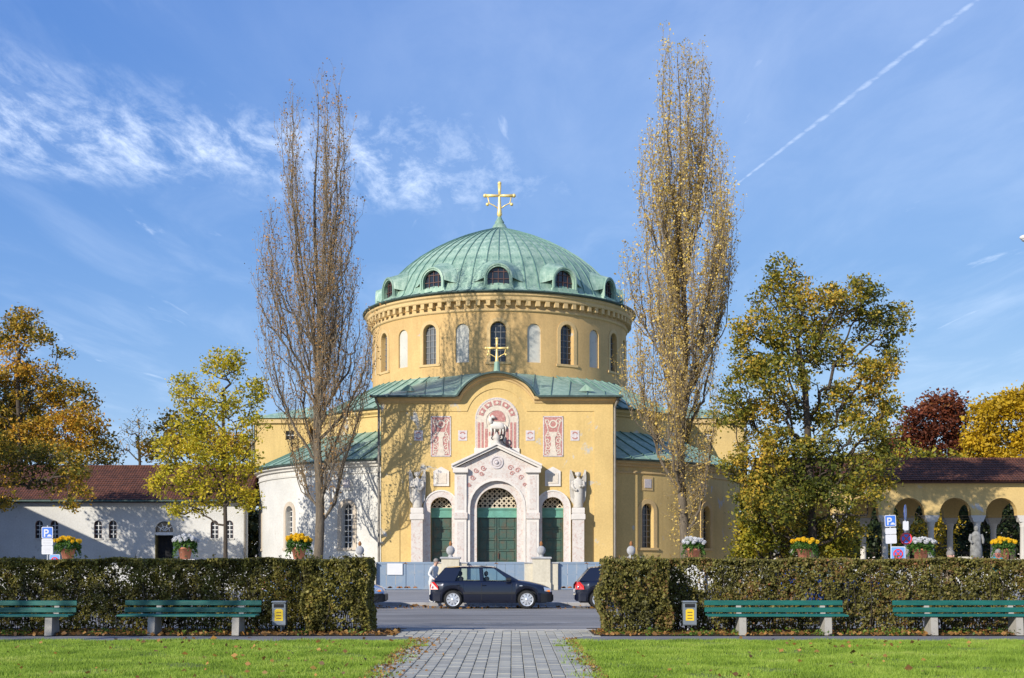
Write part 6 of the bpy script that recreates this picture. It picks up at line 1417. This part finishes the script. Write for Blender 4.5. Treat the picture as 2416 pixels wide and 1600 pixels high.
# ------------------------------------------------------------------ grass, fallen leaves
rng = np.random.default_rng(77)
M['blade'] = leafmat('grass_blades', [(0, (.085, .145, .015)), (.4, (.26, .39, .04)), (.75, (.37, .48, .07)), (1, (.50, .52, .16))], .35, clump=.9, cw=.6)
def grass(label, x0, x1, n, seed):
    rng = np.random.default_rng(seed); y = rng.uniform(15.8, 24.2, n); x = rng.uniform(x0, x1, n)
    keep = (np.abs(x) < y * .41); x, y = x[keep], y[keep]; n = len(x)
    inn = np.minimum(x - PATH_L, PATH_R - x); ok = (inn < 0) | (rng.uniform(0, 1, n) < .8 * np.exp(-np.maximum(inn, 0) / (.09 + .06 * np.sin(y * 2.7) + .04 * np.sin(y * 7.1)))); x, y = x[ok], y[ok]; n = len(x)
    thin = (np.sin(x * 3.1) * np.sin(y * 2.2 + x) > .6) & (rng.uniform(0, 1, n) < .75); x, y = x[~thin], y[~thin]; n = len(x)
    a = rng.uniform(0, 2 * pi, n); h = rng.uniform(.02, .055, n) * (.75 + .8 * np.abs(np.sin(x * 1.3 + y * 1.7) * np.sin(x * 3.7 - y * 2.9))); w = rng.uniform(.004, .008, n); le = rng.uniform(.2, .9, n) * h; b = rng.uniform(0, 2 * pi, n)
    B = np.stack([x, y, np.full(n, -.01)], 1); W = np.stack([np.cos(a) * w, np.sin(a) * w, np.zeros(n)], 1); T = B + np.stack([np.cos(b) * le, np.sin(b) * le, h + .01], 1)
    V = np.stack([B - W, B + W, T], 1).reshape(-1, 3); o = np_mesh('grass', V, np.arange(3 * n).reshape(-1, 3), M['blade']); tag(o, label, 'grass', kind='stuff')
grass('short green lawn grass on the shaded hedge side of the walk', -10.2, PATH_L + .5, 240000, 5)
grass('short green lawn grass on the bench side of the walk', PATH_R - .5, 10.2, 250000, 6)
def litter(label, C, size, mat, name='fallen_leaves'):
    V, Fq = leaf_quads(C, size, rng, .85, .75); o = np_mesh(name, V, Fq, mat); tag(o, label, 'leaves', kind='stuff')
M['litter'] = leafmat('fallen_leaf', [(0, (.08, .04, .015)), (.35, (.20, .10, .03)), (.7, (.40, .20, .05)), (1, (.50, .34, .14))], .2, clump=1)
n = 380; ck = np.stack([rng.uniform(-9.5, 9.5, 70), rng.uniform(16, 24, 70)], 1)[rng.integers(0, 70, n)] + rng.normal(0, .5, (n, 2)); ck[:, 0] = np.where((ck[:, 0] > PATH_L) & (ck[:, 0] < PATH_R), ck[:, 0] - 3.4, ck[:, 0]); litter('scattered brown fallen leaves on the lawn', np.stack([ck[:, 0], np.clip(ck[:, 1], 15.9, 24.3), rng.uniform(.035, .06, n)], 1), .07, M['litter'])
n = 1500; side = rng.random(n) < .6; xx = np.where(side, PATH_L + np.abs(rng.normal(0, .3, n)), PATH_R - np.abs(rng.normal(0, .12, n))); litter('fallen leaves along the edges of the paved walk', np.stack([xx, rng.uniform(16, 25, n), rng.uniform(.005, .02, n)], 1), .042, M['litter'])
n = 5200; xx = np.where(rng.random(n) < .5, rng.uniform(-11, -2.3, n), rng.uniform(1.65, 11, n)); litter('brown leaf litter under the hedges', np.stack([xx, rng.uniform(25.9, 27.6, n), rng.uniform(.01, .05, n)], 1), .07, M['litter'])
M['weed'] = leafmat('weed_leaves', [(0, (.03, .07, .01)), (.6, (.10, .18, .02)), (1, (.22, .28, .04))], .3, clump=1)
C = []
for k in range(150):
    cx_ = rng.uniform(1.7, 10.5) if rng.random() < .62 else rng.uniform(-10.5, -2.4); cy_ = rng.uniform(26.0, 26.5); m = int(rng.integers(8, 30)); C.append(np.stack([rng.normal(cx_, .09, m), rng.normal(cy_, .06, m), np.abs(rng.normal(.03, .04, m))], 1))
V, Fq = leaf_quads(np.vstack(C), .05, rng, .3, .6); o = np_mesh('weeds', V, Fq, M['weed']); tag(o, 'low green weeds growing under the benches', 'weeds', kind='stuff')
n = 260; litter('a few fallen leaves on the road and kerb', np.stack([rng.uniform(-6, 6, n), 44 + np.abs(rng.normal(0, 2.2, n)), np.full(n, -.14)], 1), .10, M['litter'])
